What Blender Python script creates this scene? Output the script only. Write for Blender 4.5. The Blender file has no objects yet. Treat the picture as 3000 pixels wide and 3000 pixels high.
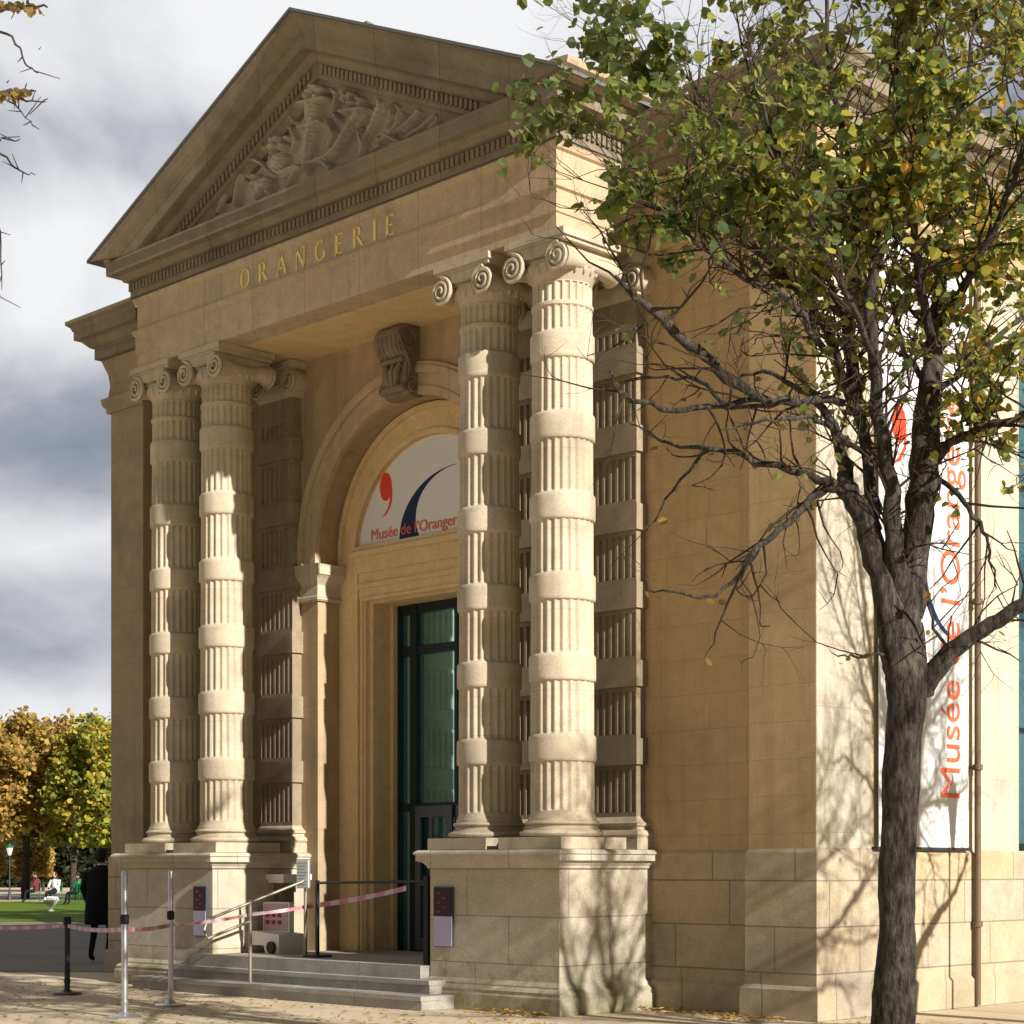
import bpy, math, random
import numpy as np
from mathutils import noise as mnoise
from mathutils import Vector, Matrix
R = math.radians
scene = bpy.context.scene
COL = scene.collection

# ---------------------------------------------------------------- camera, sky, sun
FPX, CXP, HYP, EYE, YAW = 5460.0, 1500.0, 2545.0, 1.5, R(44.9)
cam = bpy.data.cameras.new('camera'); camo = bpy.data.objects.new('camera', cam); COL.objects.link(camo)
cam.sensor_width = 36; cam.lens = FPX / 3000 * 36
cam.shift_y = (HYP - 1500) / 3000
cam.clip_start = .1; cam.clip_end = 3000
camo.location = (0, 0, EYE); camo.rotation_euler = (R(90), 0, YAW)
scene.camera = camo
scene.render.resolution_x = 1024; scene.render.resolution_y = 1024
scene.render.engine = 'CYCLES'
scene.view_settings.view_transform = 'Standard'; scene.view_settings.look = 'None'
scene.view_settings.exposure = 0.58; scene.view_settings.gamma = 1.0

SUN_EL, SUN_AZ = R(24.5), R(4.3)          # sun stands over +x, slightly towards -y
sd = Vector((math.cos(SUN_EL) * math.cos(SUN_AZ), -math.cos(SUN_EL) * math.sin(SUN_AZ), math.sin(SUN_EL)))
sl = bpy.data.lights.new('sun', 'SUN'); sl.energy = 5.0; sl.angle = R(.5); sl.color = (1, .96, .88)
so = bpy.data.objects.new('sun', sl); COL.objects.link(so)
so.rotation_euler = sd.to_track_quat('Z', 'Y').to_euler()

world = bpy.data.worlds.new('World'); scene.world = world; world.use_nodes = True
nt = world.node_tree; N = nt.nodes; L = nt.links; N.clear()
def nd(t, **k):
    n = N.new(t)
    for a, b in k.items(): setattr(n, a, b)
    return n
out = nd('ShaderNodeOutputWorld')
sky = nd('ShaderNodeTexSky', sky_type='NISHITA', sun_disc=False)
sky.sun_elevation = SUN_EL; sky.sun_rotation = math.atan2(sd.x, sd.y)
bg1 = nd('ShaderNodeBackground'); bg1.inputs[1].default_value = .06
L.new(sky.outputs[0], bg1.inputs[0])
tc = nd('ShaderNodeTexCoord')
mp = nd('ShaderNodeMapping'); mp.inputs['Scale'].default_value = (1, 1, 1.35); mp.inputs['Location'].default_value = (3.1, 1.7, .35)
L.new(tc.outputs['Generated'], mp.inputs[0])
n1 = nd('ShaderNodeTexNoise'); n1.inputs['Scale'].default_value = 4.6; n1.inputs['Detail'].default_value = 10; n1.inputs['Roughness'].default_value = .56; n1.inputs['Distortion'].default_value = .35
L.new(mp.outputs[0], n1.inputs[0])
sep = nd('ShaderNodeSeparateXYZ'); L.new(tc.outputs['Generated'], sep.inputs[0])
# elevation banks of cloud: dark shelf low, bright bank above, grey deck on top
er = nd('ShaderNodeValToRGB'); e = er.color_ramp
pts = [(0.0, .62), (.06, .82), (.10, .74), (.125, .50), (.15, .44), (.172, .72), (.19, .42), (.215, .14), (.235, .30), (.262, .82), (.30, .88), (.33, .52), (.352, .50), (.385, .74), (.5, .78), (.7, .5), (1, .45)]
e.elements[0].position = 0; e.elements[0].color = (pts[0][1],) * 3 + (1,)
e.elements[1].position = 1; e.elements[1].color = (pts[-1][1],) * 3 + (1,)
for p, c in pts[1:-1]:
    x = e.elements.new(p); x.color = (c, c, c, 1)
wob = nd('ShaderNodeTexNoise'); wob.inputs['Scale'].default_value = 2.3; wob.inputs['Detail'].default_value = 3
L.new(tc.outputs['Generated'], wob.inputs[0])
w1 = nd('ShaderNodeMath', operation='MULTIPLY_ADD'); w1.inputs[1].default_value = .11; w1.inputs[2].default_value = -.055
L.new(wob.outputs[0], w1.inputs[0])
w2 = nd('ShaderNodeMath', operation='ADD'); L.new(w1.outputs[0], w2.inputs[0]); L.new(sep.outputs[2], w2.inputs[1])
L.new(w2.outputs[0], er.inputs[0])
m1 = nd('ShaderNodeMath', operation='MULTIPLY_ADD'); m1.inputs[1].default_value = 1.75; m1.inputs[2].default_value = -.88
L.new(n1.outputs[0], m1.inputs[0])
m2 = nd('ShaderNodeMath', operation='ADD'); L.new(m1.outputs[0], m2.inputs[0]); L.new(er.outputs[0], m2.inputs[1])
cr = nd('ShaderNodeValToRGB'); c = cr.color_ramp
c.elements[0].position = .10; c.elements[0].color = (.185, .20, .245, 1)
c.elements[1].position = .92; c.elements[1].color = (.82, .825, .84, 1)
for p, k in [(.34, (.31, .325, .38, 1)), (.52, (.50, .515, .56, 1)), (.68, (.66, .67, .70, 1))]:
    x = c.elements.new(p); x.color = k
L.new(m2.outputs[0], cr.inputs[0])
bg2 = nd('ShaderNodeBackground'); L.new(cr.outputs[0], bg2.inputs[0])
# clouds stay bright to the west; the unseen side is dimmed to lower facade ambient
dp = nd('ShaderNodeVectorMath', operation='DOT_PRODUCT'); dp.inputs[1].default_value = (-.94, .30, .12); L.new(tc.outputs['Generated'], dp.inputs[0])
dm = nd('ShaderNodeMapRange'); dm.inputs[1].default_value = -.2; dm.inputs[2].default_value = .8; dm.inputs[3].default_value = .12; dm.inputs[4].default_value = .74
L.new(dp.outputs['Value'], dm.inputs[0]); L.new(dm.outputs[0], bg2.inputs[1])
mx = nd('ShaderNodeMixShader')
cov = nd('ShaderNodeMapRange'); cov.inputs[1].default_value = .25; cov.inputs[2].default_value = .45; cov.inputs[3].default_value = .86; cov.inputs[4].default_value = 1
L.new(m2.outputs[0], cov.inputs[0]); L.new(cov.outputs[0], mx.inputs[0])
L.new(bg1.outputs[0], mx.inputs[1]); L.new(bg2.outputs[0], mx.inputs[2]); L.new(mx.outputs[0], out.inputs[0])

# ---------------------------------------------------------------- helpers
VX, VY = -math.sin(YAW), math.cos(YAW); RX, RY = math.cos(YAW), math.sin(YAW)
def at(px, py, t):
    a = (px - CXP) / FPX
    return Vector(((VX + a * RX) * t, (VY + a * RY) * t, EYE + (HYP - py) / FPX * t))
def atY(px, py, Y):
    a = (px - CXP) / FPX; t = Y / (VY + a * RY); return at(px, py, t)
def atX(px, py, X):
    a = (px - CXP) / FPX; t = X / (VX + a * RX); return at(px, py, t)
def gnd(px, py, z=0):
    return at(px, py, (EYE - z) * FPX / (py - HYP))

class MB:
    def __init__(s): s.v = []; s.f = []
    def add(s, vs, fs):
        o = len(s.v); s.v += [tuple(p) for p in vs]; s.f += [tuple(i + o for i in q) for q in fs]; return s
    def box(s, x0, x1, y0, y1, z0, z1):
        x0, x1 = sorted((x0, x1)); y0, y1 = sorted((y0, y1)); z0, z1 = sorted((z0, z1))
        return s.add([(x0, y0, z0), (x1, y0, z0), (x1, y1, z0), (x0, y1, z0), (x0, y0, z1), (x1, y0, z1), (x1, y1, z1), (x0, y1, z1)],
                     [(3, 2, 1, 0), (4, 5, 6, 7), (0, 1, 5, 4), (1, 2, 6, 5), (2, 3, 7, 6), (3, 0, 4, 7)])
    def prism(s, poly, d0, d1, fn):
        """poly of 2D points extruded from d0 to d1, fn(u,v,d)->xyz"""
        n = len(poly)
        vs = [fn(u, w, d0) for u, w in poly] + [fn(u, w, d1) for u, w in poly]
        fs = [tuple(range(n - 1, -1, -1)), tuple(range(n, 2 * n))] + [(i, (i + 1) % n, n + (i + 1) % n, n + i) for i in range(n)]
        return s.add(vs, fs)
    def strip(s, a, b, d0, d1, fn):
        """band between two 2D polylines a and b (same length), given thickness d0..d1"""
        n = len(a)
        vs = [fn(u, w, d) for d in (d0, d1) for pl in (a, b) for u, w in pl]
        fs = []
        for i in range(n - 1):
            fs += [(i, i + 1, n + i + 1, n + i), (2 * n + i, 3 * n + i, 3 * n + i + 1, 2 * n + i + 1),
                   (i, 2 * n + i, 2 * n + i + 1, i + 1), (n + i, n + i + 1, 3 * n + i + 1, 3 * n + i)]
        fs += [(0, n, 3 * n, 2 * n), (n - 1, 3 * n - 1, 4 * n - 1, 2 * n - 1)]
        return s.add(vs, fs)
    def lathe(s, cx, cy, prof, seg=32, sx=1, sy=1):
        vs = []; fs = []
        for r, z in prof:
            for k in range(seg):
                a = 2 * math.pi * k / seg; vs.append((cx + sx * r * math.cos(a), cy + sy * r * math.sin(a), z))
        for j in range(len(prof) - 1):
            for k in range(seg):
                k2 = (k + 1) % seg; fs.append((j * seg + k, j * seg + k2, (j + 1) * seg + k2, (j + 1) * seg + k))
        fs.append(tuple(range(seg - 1, -1, -1))); m = (len(prof) - 1) * seg; fs.append(tuple(range(m, m + seg)))
        return s.add(vs, fs)
    def tube(s, pts, rad, seg=8):
        pts = [Vector(p) for p in pts]
        if not hasattr(rad, '__len__'): rad = [rad] * len(pts)
        o = len(s.v); prev = None
        for i, p in enumerate(pts):
            d = (pts[min(i + 1, len(pts) - 1)] - pts[max(i - 1, 0)])
            d = d.normalized() if d.length > 1e-9 else Vector((0, 0, 1))
            if prev is None:
                a = d.orthogonal().normalized()
            else:
                a = (prev - d * prev.dot(d)); a = a.normalized() if a.length > 1e-6 else d.orthogonal().normalized()
            prev = a; b = d.cross(a)
            for k in range(seg):
                t = 2 * math.pi * k / seg; s.v.append(tuple(p + (a * math.cos(t) + b * math.sin(t)) * rad[i]))
        for i in range(len(pts) - 1):
            for k in range(seg):
                k2 = (k + 1) % seg; s.f.append((o + i * seg + k, o + i * seg + k2, o + (i + 1) * seg + k2, o + (i + 1) * seg + k))
        s.f.append(tuple(o + k for k in range(seg - 1, -1, -1))); m = o + (len(pts) - 1) * seg
        s.f.append(tuple(m + k for k in range(seg)))
        return s
    def sweep(s, path, prof, closed=False):
        """path: XY points, outward is to the RIGHT of travel; prof: (offset out, z) from bottom to top"""
        n = len(path); P = [Vector(p) for p in path]; mit = []
        for i in range(n):
            d0 = (P[i] - P[i - 1]).normalized() if (i > 0 or closed) else None
            d1 = (P[(i + 1) % n] - P[i]).normalized() if (i < n - 1 or closed) else None
            if d0 is None: d0 = d1
            if d1 is None: d1 = d0
            n0 = Vector((d0.y, -d0.x)); n1_ = Vector((d1.y, -d1.x)); m = n0 + n1_
            m = m / (1 + n0.dot(n1_)) if (1 + n0.dot(n1_)) > 1e-6 else n0
            mit.append(m)
        k = len(prof); vs = []; fs = []
        for i in range(n):
            for o, z in prof: vs.append((P[i].x + mit[i].x * o, P[i].y + mit[i].y * o, z))
        for i in range(n if closed else n - 1):
            j = (i + 1) % n
            for q in range(k - 1): fs.append((i * k + q, j * k + q, j * k + q + 1, i * k + q + 1))
            fs.append((i * k + k - 1, j * k + k - 1, j * k, i * k))
        if not closed:
            fs.append(tuple(range(k))); fs.append(tuple(range((n - 1) * k + k - 1, (n - 1) * k - 1, -1)))
        return s.add(vs, fs)
    def build(s, name, mat, parent=None, smooth=False, off=None):
        me = bpy.data.meshes.new(name)
        me.from_pydata(s.v, [], s.f); me.validate(); me.update()
        import bmesh
        bm = bmesh.new(); bm.from_mesh(me); bmesh.ops.recalc_face_normals(bm, faces=bm.faces); bm.to_mesh(me); bm.free()
        if smooth:
            for p in me.polygons: p.use_smooth = True
            try: me.set_sharp_from_angle(angle=R(38))
            except Exception: pass
        me.materials.append(mat)
        o = bpy.data.objects.new(name, me); COL.objects.link(o)
        if parent:
            o.parent = parent
            if off is None: o.matrix_parent_inverse = Matrix.Translation(-world_loc(parent))
        return o
def world_loc(o):
    return Vector(o.location) if o.type == 'EMPTY' else Vector((0, 0, 0))
def tag(o, label=None, cat=None, group=None, kind=None):
    if label: o['label'] = label
    if cat: o['category'] = cat
    if group: o['group'] = group
    if kind: o['kind'] = kind
    return o
def empty(name, loc, label, cat, group=None, rz=0):
    o = bpy.data.objects.new(name, None); COL.objects.link(o); o.location = loc; o.rotation_euler.z = rz
    o.empty_display_size = .2
    return tag(o, label, cat, group)
def dup(root, loc, rz=0, label=None, scale=1, skip=()):
    r = root.copy(); COL.objects.link(r); r.location = loc; r.rotation_euler = (0, 0, rz); r.scale = (scale,) * 3
    if label: r['label'] = label
    for ch in list(root.children):
        if ch.name.split('.')[0] in skip: continue
        c_ = ch.copy(); COL.objects.link(c_); c_.parent = r
        for g in list(ch.children):
            d_ = g.copy(); COL.objects.link(d_); d_.parent = c_
    return r

# ---------------------------------------------------------------- materials
def mat(name, col, rough=.85, metal=0, spec=.3):
    m = bpy.data.materials.new(name); m.use_nodes = True
    b = m.node_tree.nodes['Principled BSDF']
    b.inputs['Base Color'].default_value = (*col, 1); b.inputs['Roughness'].default_value = rough; b.inputs['Metallic'].default_value = metal
    b.inputs['Specular IOR Level'].default_value = spec
    return m
def mixc(nt, a, b, f, mode='MIX'):
    n = nt.nodes.new('ShaderNodeMix'); n.data_type = 'RGBA'; n.blend_type = mode
    for i, v in ((6, a), (7, b), (0, f)):
        if hasattr(v, 'is_linked'): nt.links.new(v, n.inputs[i])
        else: n.inputs[i].default_value = v if not isinstance(v, tuple) else (*v[:3], 1)
    return n.outputs[2]
def ramp(nt, src, stops):
    n = nt.nodes.new('ShaderNodeValToRGB'); e = n.color_ramp
    e.elements[0].position = stops[0][0]; e.elements[0].color = (*stops[0][1], 1)
    e.elements[1].position = stops[-1][0]; e.elements[1].color = (*stops[-1][1], 1)
    for p, c in stops[1:-1]:
        x = e.elements.new(p); x.color = (*c, 1)
    nt.links.new(src, n.inputs[0]); return n.outputs[0]
def noise(nt, vec, scale, detail=5, rough=.55):
    n = nt.nodes.new('ShaderNodeTexNoise'); n.inputs['Scale'].default_value = scale; n.inputs['Detail'].default_value = detail; n.inputs['Roughness'].default_value = rough
    if vec is not None: nt.links.new(vec, n.inputs[0])
    return n.outputs[0]
def stone(name, a, b, grime=.4, grimecol=(.10, .085, .065), brick=None, bump=.25, tint=None, wear=None, streak=0, joint=.5, moss=False):
    m = bpy.data.materials.new(name); m.use_nodes = True; nt = m.node_tree; B = nt.nodes['Principled BSDF']
    B.inputs['Roughness'].default_value = .9; B.inputs['Specular IOR Level'].default_value = .15
    tcn = nt.nodes.new('ShaderNodeTexCoord'); vec = tcn.outputs['Object']
    n_big = noise(nt, vec, .9, 6, .6); n_mid = noise(nt, vec, 6, 6, .6); n_fine = noise(nt, vec, 60, 4, .6)
    f1 = ramp(nt, n_mid, [(.3, (0, 0, 0)), (.7, (1, 1, 1))])
    col = mixc(nt, a, b, f1)
    hgt = n_fine
    if brick:
        w, h, mo = brick
        sp = nt.nodes.new('ShaderNodeSeparateXYZ'); nt.links.new(vec, sp.inputs[0])
        ad = nt.nodes.new('ShaderNodeMath'); ad.operation = 'ADD'; nt.links.new(sp.outputs[0], ad.inputs[0]); nt.links.new(sp.outputs[1], ad.inputs[1])
        cb = nt.nodes.new('ShaderNodeCombineXYZ'); nt.links.new(ad.outputs[0], cb.inputs[0]); nt.links.new(sp.outputs[2], cb.inputs[1])
        bt = nt.nodes.new('ShaderNodeTexBrick'); nt.links.new(cb.outputs[0], bt.inputs[0])
        bt.inputs['Scale'].default_value = 1; bt.inputs['Brick Width'].default_value = w; bt.inputs['Row Height'].default_value = h
        bt.inputs['Mortar Size'].default_value = mo; bt.inputs['Mortar Smooth'].default_value = .3
        bt.inputs['Color1'].default_value = (0, 0, 0, 1); bt.inputs['Color2'].default_value = (1, 1, 1, 1); bt.inputs['Mortar'].default_value = (.5, .5, .5, 1)
        bt.offset = .42; bt.squash = .8; bt.squash_frequency = 3
        t = tint or (.62, .47, .27)
        bf = nt.nodes.new('ShaderNodeMath'); bf.operation = 'MULTIPLY'; bf.inputs[1].default_value = .62; nt.links.new(bt.outputs['Color'], bf.inputs[0])
        col = mixc(nt, col, t, bf.outputs[0])
        col = mixc(nt, col, tuple(x * joint for x in a), bt.outputs['Fac'])
        hh = nt.nodes.new('ShaderNodeMath'); hh.operation = 'MULTIPLY_ADD'; hh.inputs[1].default_value = -1.5; nt.links.new(bt.outputs['Fac'], hh.inputs[0]); nt.links.new(n_fine, hh.inputs[2])
        hgt = hh.outputs[0]
    g = ramp(nt, n_big, [(.47, (0, 0, 0)), (.72, (1, 1, 1))])
    gm = nt.nodes.new('ShaderNodeMath'); gm.operation = 'MULTIPLY'; gm.inputs[1].default_value = grime; nt.links.new(g, gm.inputs[0])
    col = mixc(nt, col, grimecol, gm.outputs[0])
    if streak:
        mpp = nt.nodes.new('ShaderNodeMapping'); mpp.inputs['Scale'].default_value = (7, 7, .35); nt.links.new(vec, mpp.inputs[0])
        st = ramp(nt, noise(nt, mpp.outputs[0], 1, 4, .6), [(.5, (0, 0, 0)), (.75, (1, 1, 1))])
        sm = nt.nodes.new('ShaderNodeMath'); sm.operation = 'MULTIPLY'; sm.inputs[1].default_value = streak; nt.links.new(st, sm.inputs[0])
        col = mixc(nt, col, grimecol, sm.outputs[0])
    if moss:   # olive growth in patches on the damp foot of the stone
        sz = nt.nodes.new('ShaderNodeSeparateXYZ'); nt.links.new(vec, sz.inputs[0])
        mr = nt.nodes.new('ShaderNodeMapRange'); mr.inputs[1].default_value = .0; mr.inputs[2].default_value = .75; mr.inputs[3].default_value = .30; mr.inputs[4].default_value = 0; nt.links.new(sz.outputs[2], mr.inputs[0])
        am = nt.nodes.new('ShaderNodeMath'); am.operation = 'ADD'; nt.links.new(mr.outputs[0], am.inputs[0]); nt.links.new(noise(nt, vec, 4.5, 6, .65), am.inputs[1])
        col = mixc(nt, col, (.26, .25, .11), ramp(nt, am.outputs[0], [(.62, (0, 0, 0)), (.85, (.75, .75, .75))]))
    fine = ramp(nt, n_fine, [(.3, (.80, .80, .80)), (.7, (1.1, 1.1, 1.1))])
    col = mixc(nt, col, fine, 1.0, 'MULTIPLY')
    nt.links.new(col, B.inputs['Base Color'])
    bp = nt.nodes.new('ShaderNodeBump'); bp.inputs['Strength'].default_value = bump; bp.inputs['Distance'].default_value = .012
    nt.links.new(hgt, bp.inputs['Height']); nt.links.new(bp.outputs[0], B.inputs['Normal'])
    return m
M = {}
M['wall'] = stone('ashlar_stone', (.60, .45, .25), (.50, .36, .19), .22, brick=(1.15, .37, .004), tint=(.50, .36, .19), streak=.22, joint=.66, bump=.25)
M['wall_side'] = stone('lit_pale_side_stone', (.62, .56, .45), (.54, .475, .37), .35, brick=(1.1, .62, .004), tint=(.54, .475, .36), streak=.28, joint=.7)  # smoother restored stone; colour also lightened for the sun on this side
M['plinth'] = stone('plinth_stone', (.52, .45, .35), (.41, .34, .245), .5, brick=(1.25, .46, .009), tint=(.56, .42, .23), grimecol=(.14, .11, .09), bump=.5)
M['ped'] = stone('pedestal_stone', (.64, .57, .46), (.52, .45, .35), .35, moss=True, brick=(1.5, .50, .007), tint=(.50, .41, .28), grimecol=(.20, .17, .11), bump=.5)
M['smooth'] = stone('column_stone', (.66, .575, .44), (.54, .455, .33), .45, streak=.28, bump=.12, brick=(60, .42, .0025), tint=(.50, .41, .285), joint=.62, grimecol=(.17, .145, .11))
M['ent'] = stone('entablature_stone', (.62, .51, .35), (.50, .40, .27), .38, brick=(1.0, 4.0, .005), tint=(.52, .37, .21), grimecol=(.22, .19, .15), streak=.32)
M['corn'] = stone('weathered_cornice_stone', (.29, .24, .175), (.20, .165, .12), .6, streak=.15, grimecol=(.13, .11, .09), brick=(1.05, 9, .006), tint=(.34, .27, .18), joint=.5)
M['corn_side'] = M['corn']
M['tymp'] = stone('carved_grey_stone', (.54, .48, .38), (.42, .36, .28), .5, grimecol=(.14, .13, .12), bump=.4)
M['cream'] = stone('warm_door_stone', (.82, .63, .36), (.72, .53, .28), .12, streak=.1)  # cleaner stone, albedo also raised for light bounced into the doorway
M['wall_dark'] = stone('weathered_shade_ashlar_stone', (.40, .32, .215), (.31, .24, .16), .35, brick=(1.15, .37, .004), tint=(.40, .30, .19), streak=.2, joint=.72, bump=.15)  # grime, plus the left wing's lack of sun put into the colour
M['pil'] = stone('shade_toned_pilaster_stone', (.36, .29, .20), (.27, .21, .14), .4, streak=.25, bump=.12)  # the porch shade is put into this darker colour
M['porch'] = stone('porch_wall_stone', (.52, .405, .255), (.42, .32, .19), .35, brick=(1.1, .40, .004), tint=(.44, .32, .19), streak=.35, joint=.72, bump=.15)
M['key'] = stone('dark_carved_stone', (.30, .24, .17), (.20, .15, .10), .5)
M['step'] = stone('grey_step_stone', (.46, .44, .40), (.34, .32, .29), .4, brick=(2.1, 9, .006), tint=(.44, .40, .33), grimecol=(.16, .15, .13))
M['zinc'] = mat('zinc_roof', (.16, .17, .16), .6, .2)
M['white'] = mat('white_panel', (.78, .78, .77), .6)
M['banner'] = mat('banner_fabric', (.68, .68, .67), .8)
M['red'] = mat('red_print', (.80, .07, .03), .6)
M['redtext'] = mat('orange_red_print', (.78, .16, .07), .6)
M['navy'] = mat('navy_print', (.012, .03, .09), .6)
M['grey_line'] = mat('grey_print', (.30, .31, .32), .7)
M['gold'] = mat('gold_leaf', (.85, .66, .20), .4, .35)
M['metal'] = mat('brushed_steel', (.55, .55, .56), .35, .85)
M['darkmetal'] = mat('dark_painted_steel', (.05, .05, .06), .5, .3)
M['brownmetal'] = mat('brown_painted_pipe', (.15, .10, .06), .6, .1)
M['rail'] = mat('worn_rail_steel', (.34, .29, .22), .45, .6)
M['black'] = mat('black_paint', (.01, .01, .011), .5)
M['frame'] = mat('dark_green_door_frame', (.018, .03, .032), .4, .4)
M['greyframe'] = mat('grey_door_leaf_frame', (.09, .11, .13), .4, .4)
M['lav'] = mat('lavender_paper', (.42, .38, .52), .7)
M['darkprint'] = mat('dark_poster_print', (.035, .015, .02), .6)
M['crimson'] = mat('crimson_print', (.30, .02, .03), .6)
M['coat'] = mat('black_wool', (.006, .006, .009), .9)
M['trousers'] = mat('dark_denim', (.012, .012, .016), .9)
M['skin'] = mat('skin', (.50, .30, .20), .6)
M['hair'] = mat('dark_hair', (.015, .01, .008), .7)
M['shirtw'] = mat('white_cotton', (.75, .70, .65), .8)
M['shirtr'] = mat('red_cotton', (.16, .03, .03), .8)
M['green'] = mat('green_painted_metal', (.02, .14, .06), .5, .2)
M['pot'] = mat('white_glazed_pot', (.85, .85, .83), .4)
M['lampglass'] = mat('frosted_lamp_glass', (.75, .75, .68), .3)
M['bounce'] = M['ent']
def glassmat():
    m = bpy.data.materials.new('teal_glass'); m.use_nodes = True; B = m.node_tree.nodes['Principled BSDF']
    B.inputs['Base Color'].default_value = (.55, .85, .88, 1); B.inputs['Metallic'].default_value = .85; B.inputs['Roughness'].default_value = .03; B.inputs['Specular IOR Level'].default_value = 1
    B.inputs['IOR'].default_value = 1.9; B.inputs['Coat Weight'].default_value = .8; B.inputs['Coat IOR'].default_value = 1.9
    B.inputs['Coat Tint'].default_value = (.6, .95, 1, 1)
    B.inputs['Specular Tint'].default_value = (.5, .85, .95, 1)
    return m
M['glass'] = glassmat()
def bark():
    m = bpy.data.materials.new('tree_bark'); m.use_nodes = True; nt = m.node_tree; B = nt.nodes['Principled BSDF']
    tcn = nt.nodes.new('ShaderNodeTexCoord'); mpn = nt.nodes.new('ShaderNodeMapping'); mpn.inputs['Scale'].default_value = (13, 13, 4.0); nt.links.new(tcn.outputs['Object'], mpn.inputs[0])
    n = noise(nt, mpn.outputs[0], 2.2, 8, .65); k = noise(nt, tcn.outputs['Object'], 3, 5, .6)
    c = ramp(nt, n, [(.36, (.008, .006, .005)), (.48, (.045, .035, .027)), (.6, (.09, .072, .056)), (.75, (.17, .145, .115))])
    c = mixc(nt, c, (.20, .17, .13), ramp(nt, k, [(.58, (0, 0, 0)), (.75, (.5, .5, .5))]))
    nt.links.new(c, B.inputs['Base Color']); B.inputs['Roughness'].default_value = .95
    bp = nt.nodes.new('ShaderNodeBump'); bp.inputs['Strength'].default_value = 1; bp.inputs['Distance'].default_value = .05
    nt.links.new(n, bp.inputs['Height']); nt.links.new(bp.outputs[0], B.inputs['Normal']); return m
M['bark'] = bark()
M['twig'] = mat('twig_bark', (.05, .032, .02), .9)
def leafmat(name, stops, trans=.35, patch=.35, scale=.6, grad=0):
    m = bpy.data.materials.new(name); m.use_nodes = True; nt = m.node_tree; B = nt.nodes['Principled BSDF']; O = nt.nodes['Material Output']
    g = nt.nodes.new('ShaderNodeNewGeometry'); tcn = nt.nodes.new('ShaderNodeTexCoord')
    nz = noise(nt, tcn.outputs['Object'], scale, 3, .5)
    a = nt.nodes.new('ShaderNodeMath'); a.operation = 'MULTIPLY_ADD'; a.inputs[1].default_value = patch * 2.4; a.inputs[2].default_value = -patch * 1.2; nt.links.new(nz, a.inputs[0])
    s = nt.nodes.new('ShaderNodeMath'); s.operation = 'ADD'; nt.links.new(a.outputs[0], s.inputs[0]); nt.links.new(g.outputs['Random Per Island'], s.inputs[1])
    if grad:   # the sunny right-hand side of the crown has turned further than the left
        dpn = nt.nodes.new('ShaderNodeVectorMath'); dpn.operation = 'DOT_PRODUCT'; dpn.inputs[1].default_value = (RX * grad, RY * grad, 0); nt.links.new(tcn.outputs['Object'], dpn.inputs[0])
        s2 = nt.nodes.new('ShaderNodeMath'); s2.operation = 'ADD'; nt.links.new(s.outputs[0], s2.inputs[0]); nt.links.new(dpn.outputs['Value'], s2.inputs[1]); s = s2
    col = ramp(nt, s.outputs[0], stops)
    nt.links.new(col, B.inputs['Base Color']); B.inputs['Roughness'].default_value = .55; B.inputs['Specular IOR Level'].default_value = .3
    T = nt.nodes.new('ShaderNodeBsdfTranslucent'); tcx = mixc(nt, col, (1.0, .95, .35), .35); nt.links.new(tcx, T.inputs[0])
    X = nt.nodes.new('ShaderNodeMixShader'); X.inputs[0].default_value = trans; nt.links.new(B.outputs[0], X.inputs[1]); nt.links.new(T.outputs[0], X.inputs[2]); nt.links.new(X.outputs[0], O.inputs[0])
    return m
M['leaf'] = leafmat('linden_leaves', [(0, (.022, .050, .010)), (.35, (.055, .095, .016)), (.6, (.14, .18, .026)), (.80, (.30, .31, .04)), (.93, (.46, .38, .045)), (1, (.45, .24, .025))], .42, grad=.16)
M['leaf_orange'] = leafmat('chestnut_orange_leaves', [(0, (.16, .11, .03)), (.3, (.32, .21, .05)), (.6, (.52, .36, .09)), (.85, (.52, .30, .07)), (1, (.34, .16, .05))], .3, .25, .5)
M['leaf_yellow'] = leafmat('chestnut_yellow_leaves', [(0, (.07, .12, .02)), (.3, (.18, .21, .03)), (.6, (.42, .38, .05)), (.85, (.52, .38, .05)), (1, (.42, .24, .04))], .3, .3, .5)
M['leaf_brown'] = leafmat('dry_brown_leaves', [(0, (.08, .05, .015)), (.5, (.18, .10, .02)), (1, (.22, .17, .03))], .25)
M['leaf_dark'] = leafmat('dark_hedge_leaves', [(0, (.008, .012, .006)), (.6, (.02, .03, .01)), (1, (.05, .045, .015))], .15)
M['fallen'] = leafmat('fallen_leaves_mix', [(0, (.14, .07, .02)), (.4, (.34, .18, .03)), (.75, (.50, .32, .05)), (1, (.22, .20, .04))], .1, .1)
def groundmat(name, a, b, grit, sc=35):
    m = bpy.data.materials.new(name); m.use_nodes = True; nt = m.node_tree; B = nt.nodes['Principled BSDF']; B.inputs['Roughness'].default_value = .95; B.inputs['Specular IOR Level'].default_value = .1
    tcn = nt.nodes.new('ShaderNodeTexCoord'); v = tcn.outputs['Object']
    c = mixc(nt, a, b, ramp(nt, noise(nt, v, .7, 7, .6), [(.35, (0, 0, 0)), (.68, (1, 1, 1))]))
    fn = noise(nt, v, sc, 5, .7)
    c = mixc(nt, c, grit, ramp(nt, fn, [(.5, (0, 0, 0)), (.72, (.8, .8, .8))]))
    nt.links.new(c, B.inputs['Base Color']); bp = nt.nodes.new('ShaderNodeBump'); bp.inputs['Strength'].default_value = .5; bp.inputs['Distance'].default_value = .02
    nt.links.new(fn, bp.inputs['Height']); nt.links.new(bp.outputs[0], B.inputs['Normal']); return m
M['sand'] = groundmat('sandy_gravel', (.72, .60, .43), (.58, .46, .31), (.40, .30, .19))
M['shade_path'] = groundmat('shade_toned_gravel', (.27, .235, .195), (.21, .185, .155), (.15, .13, .11))  # gravel colour darkened to carry the museum's shadow
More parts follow.
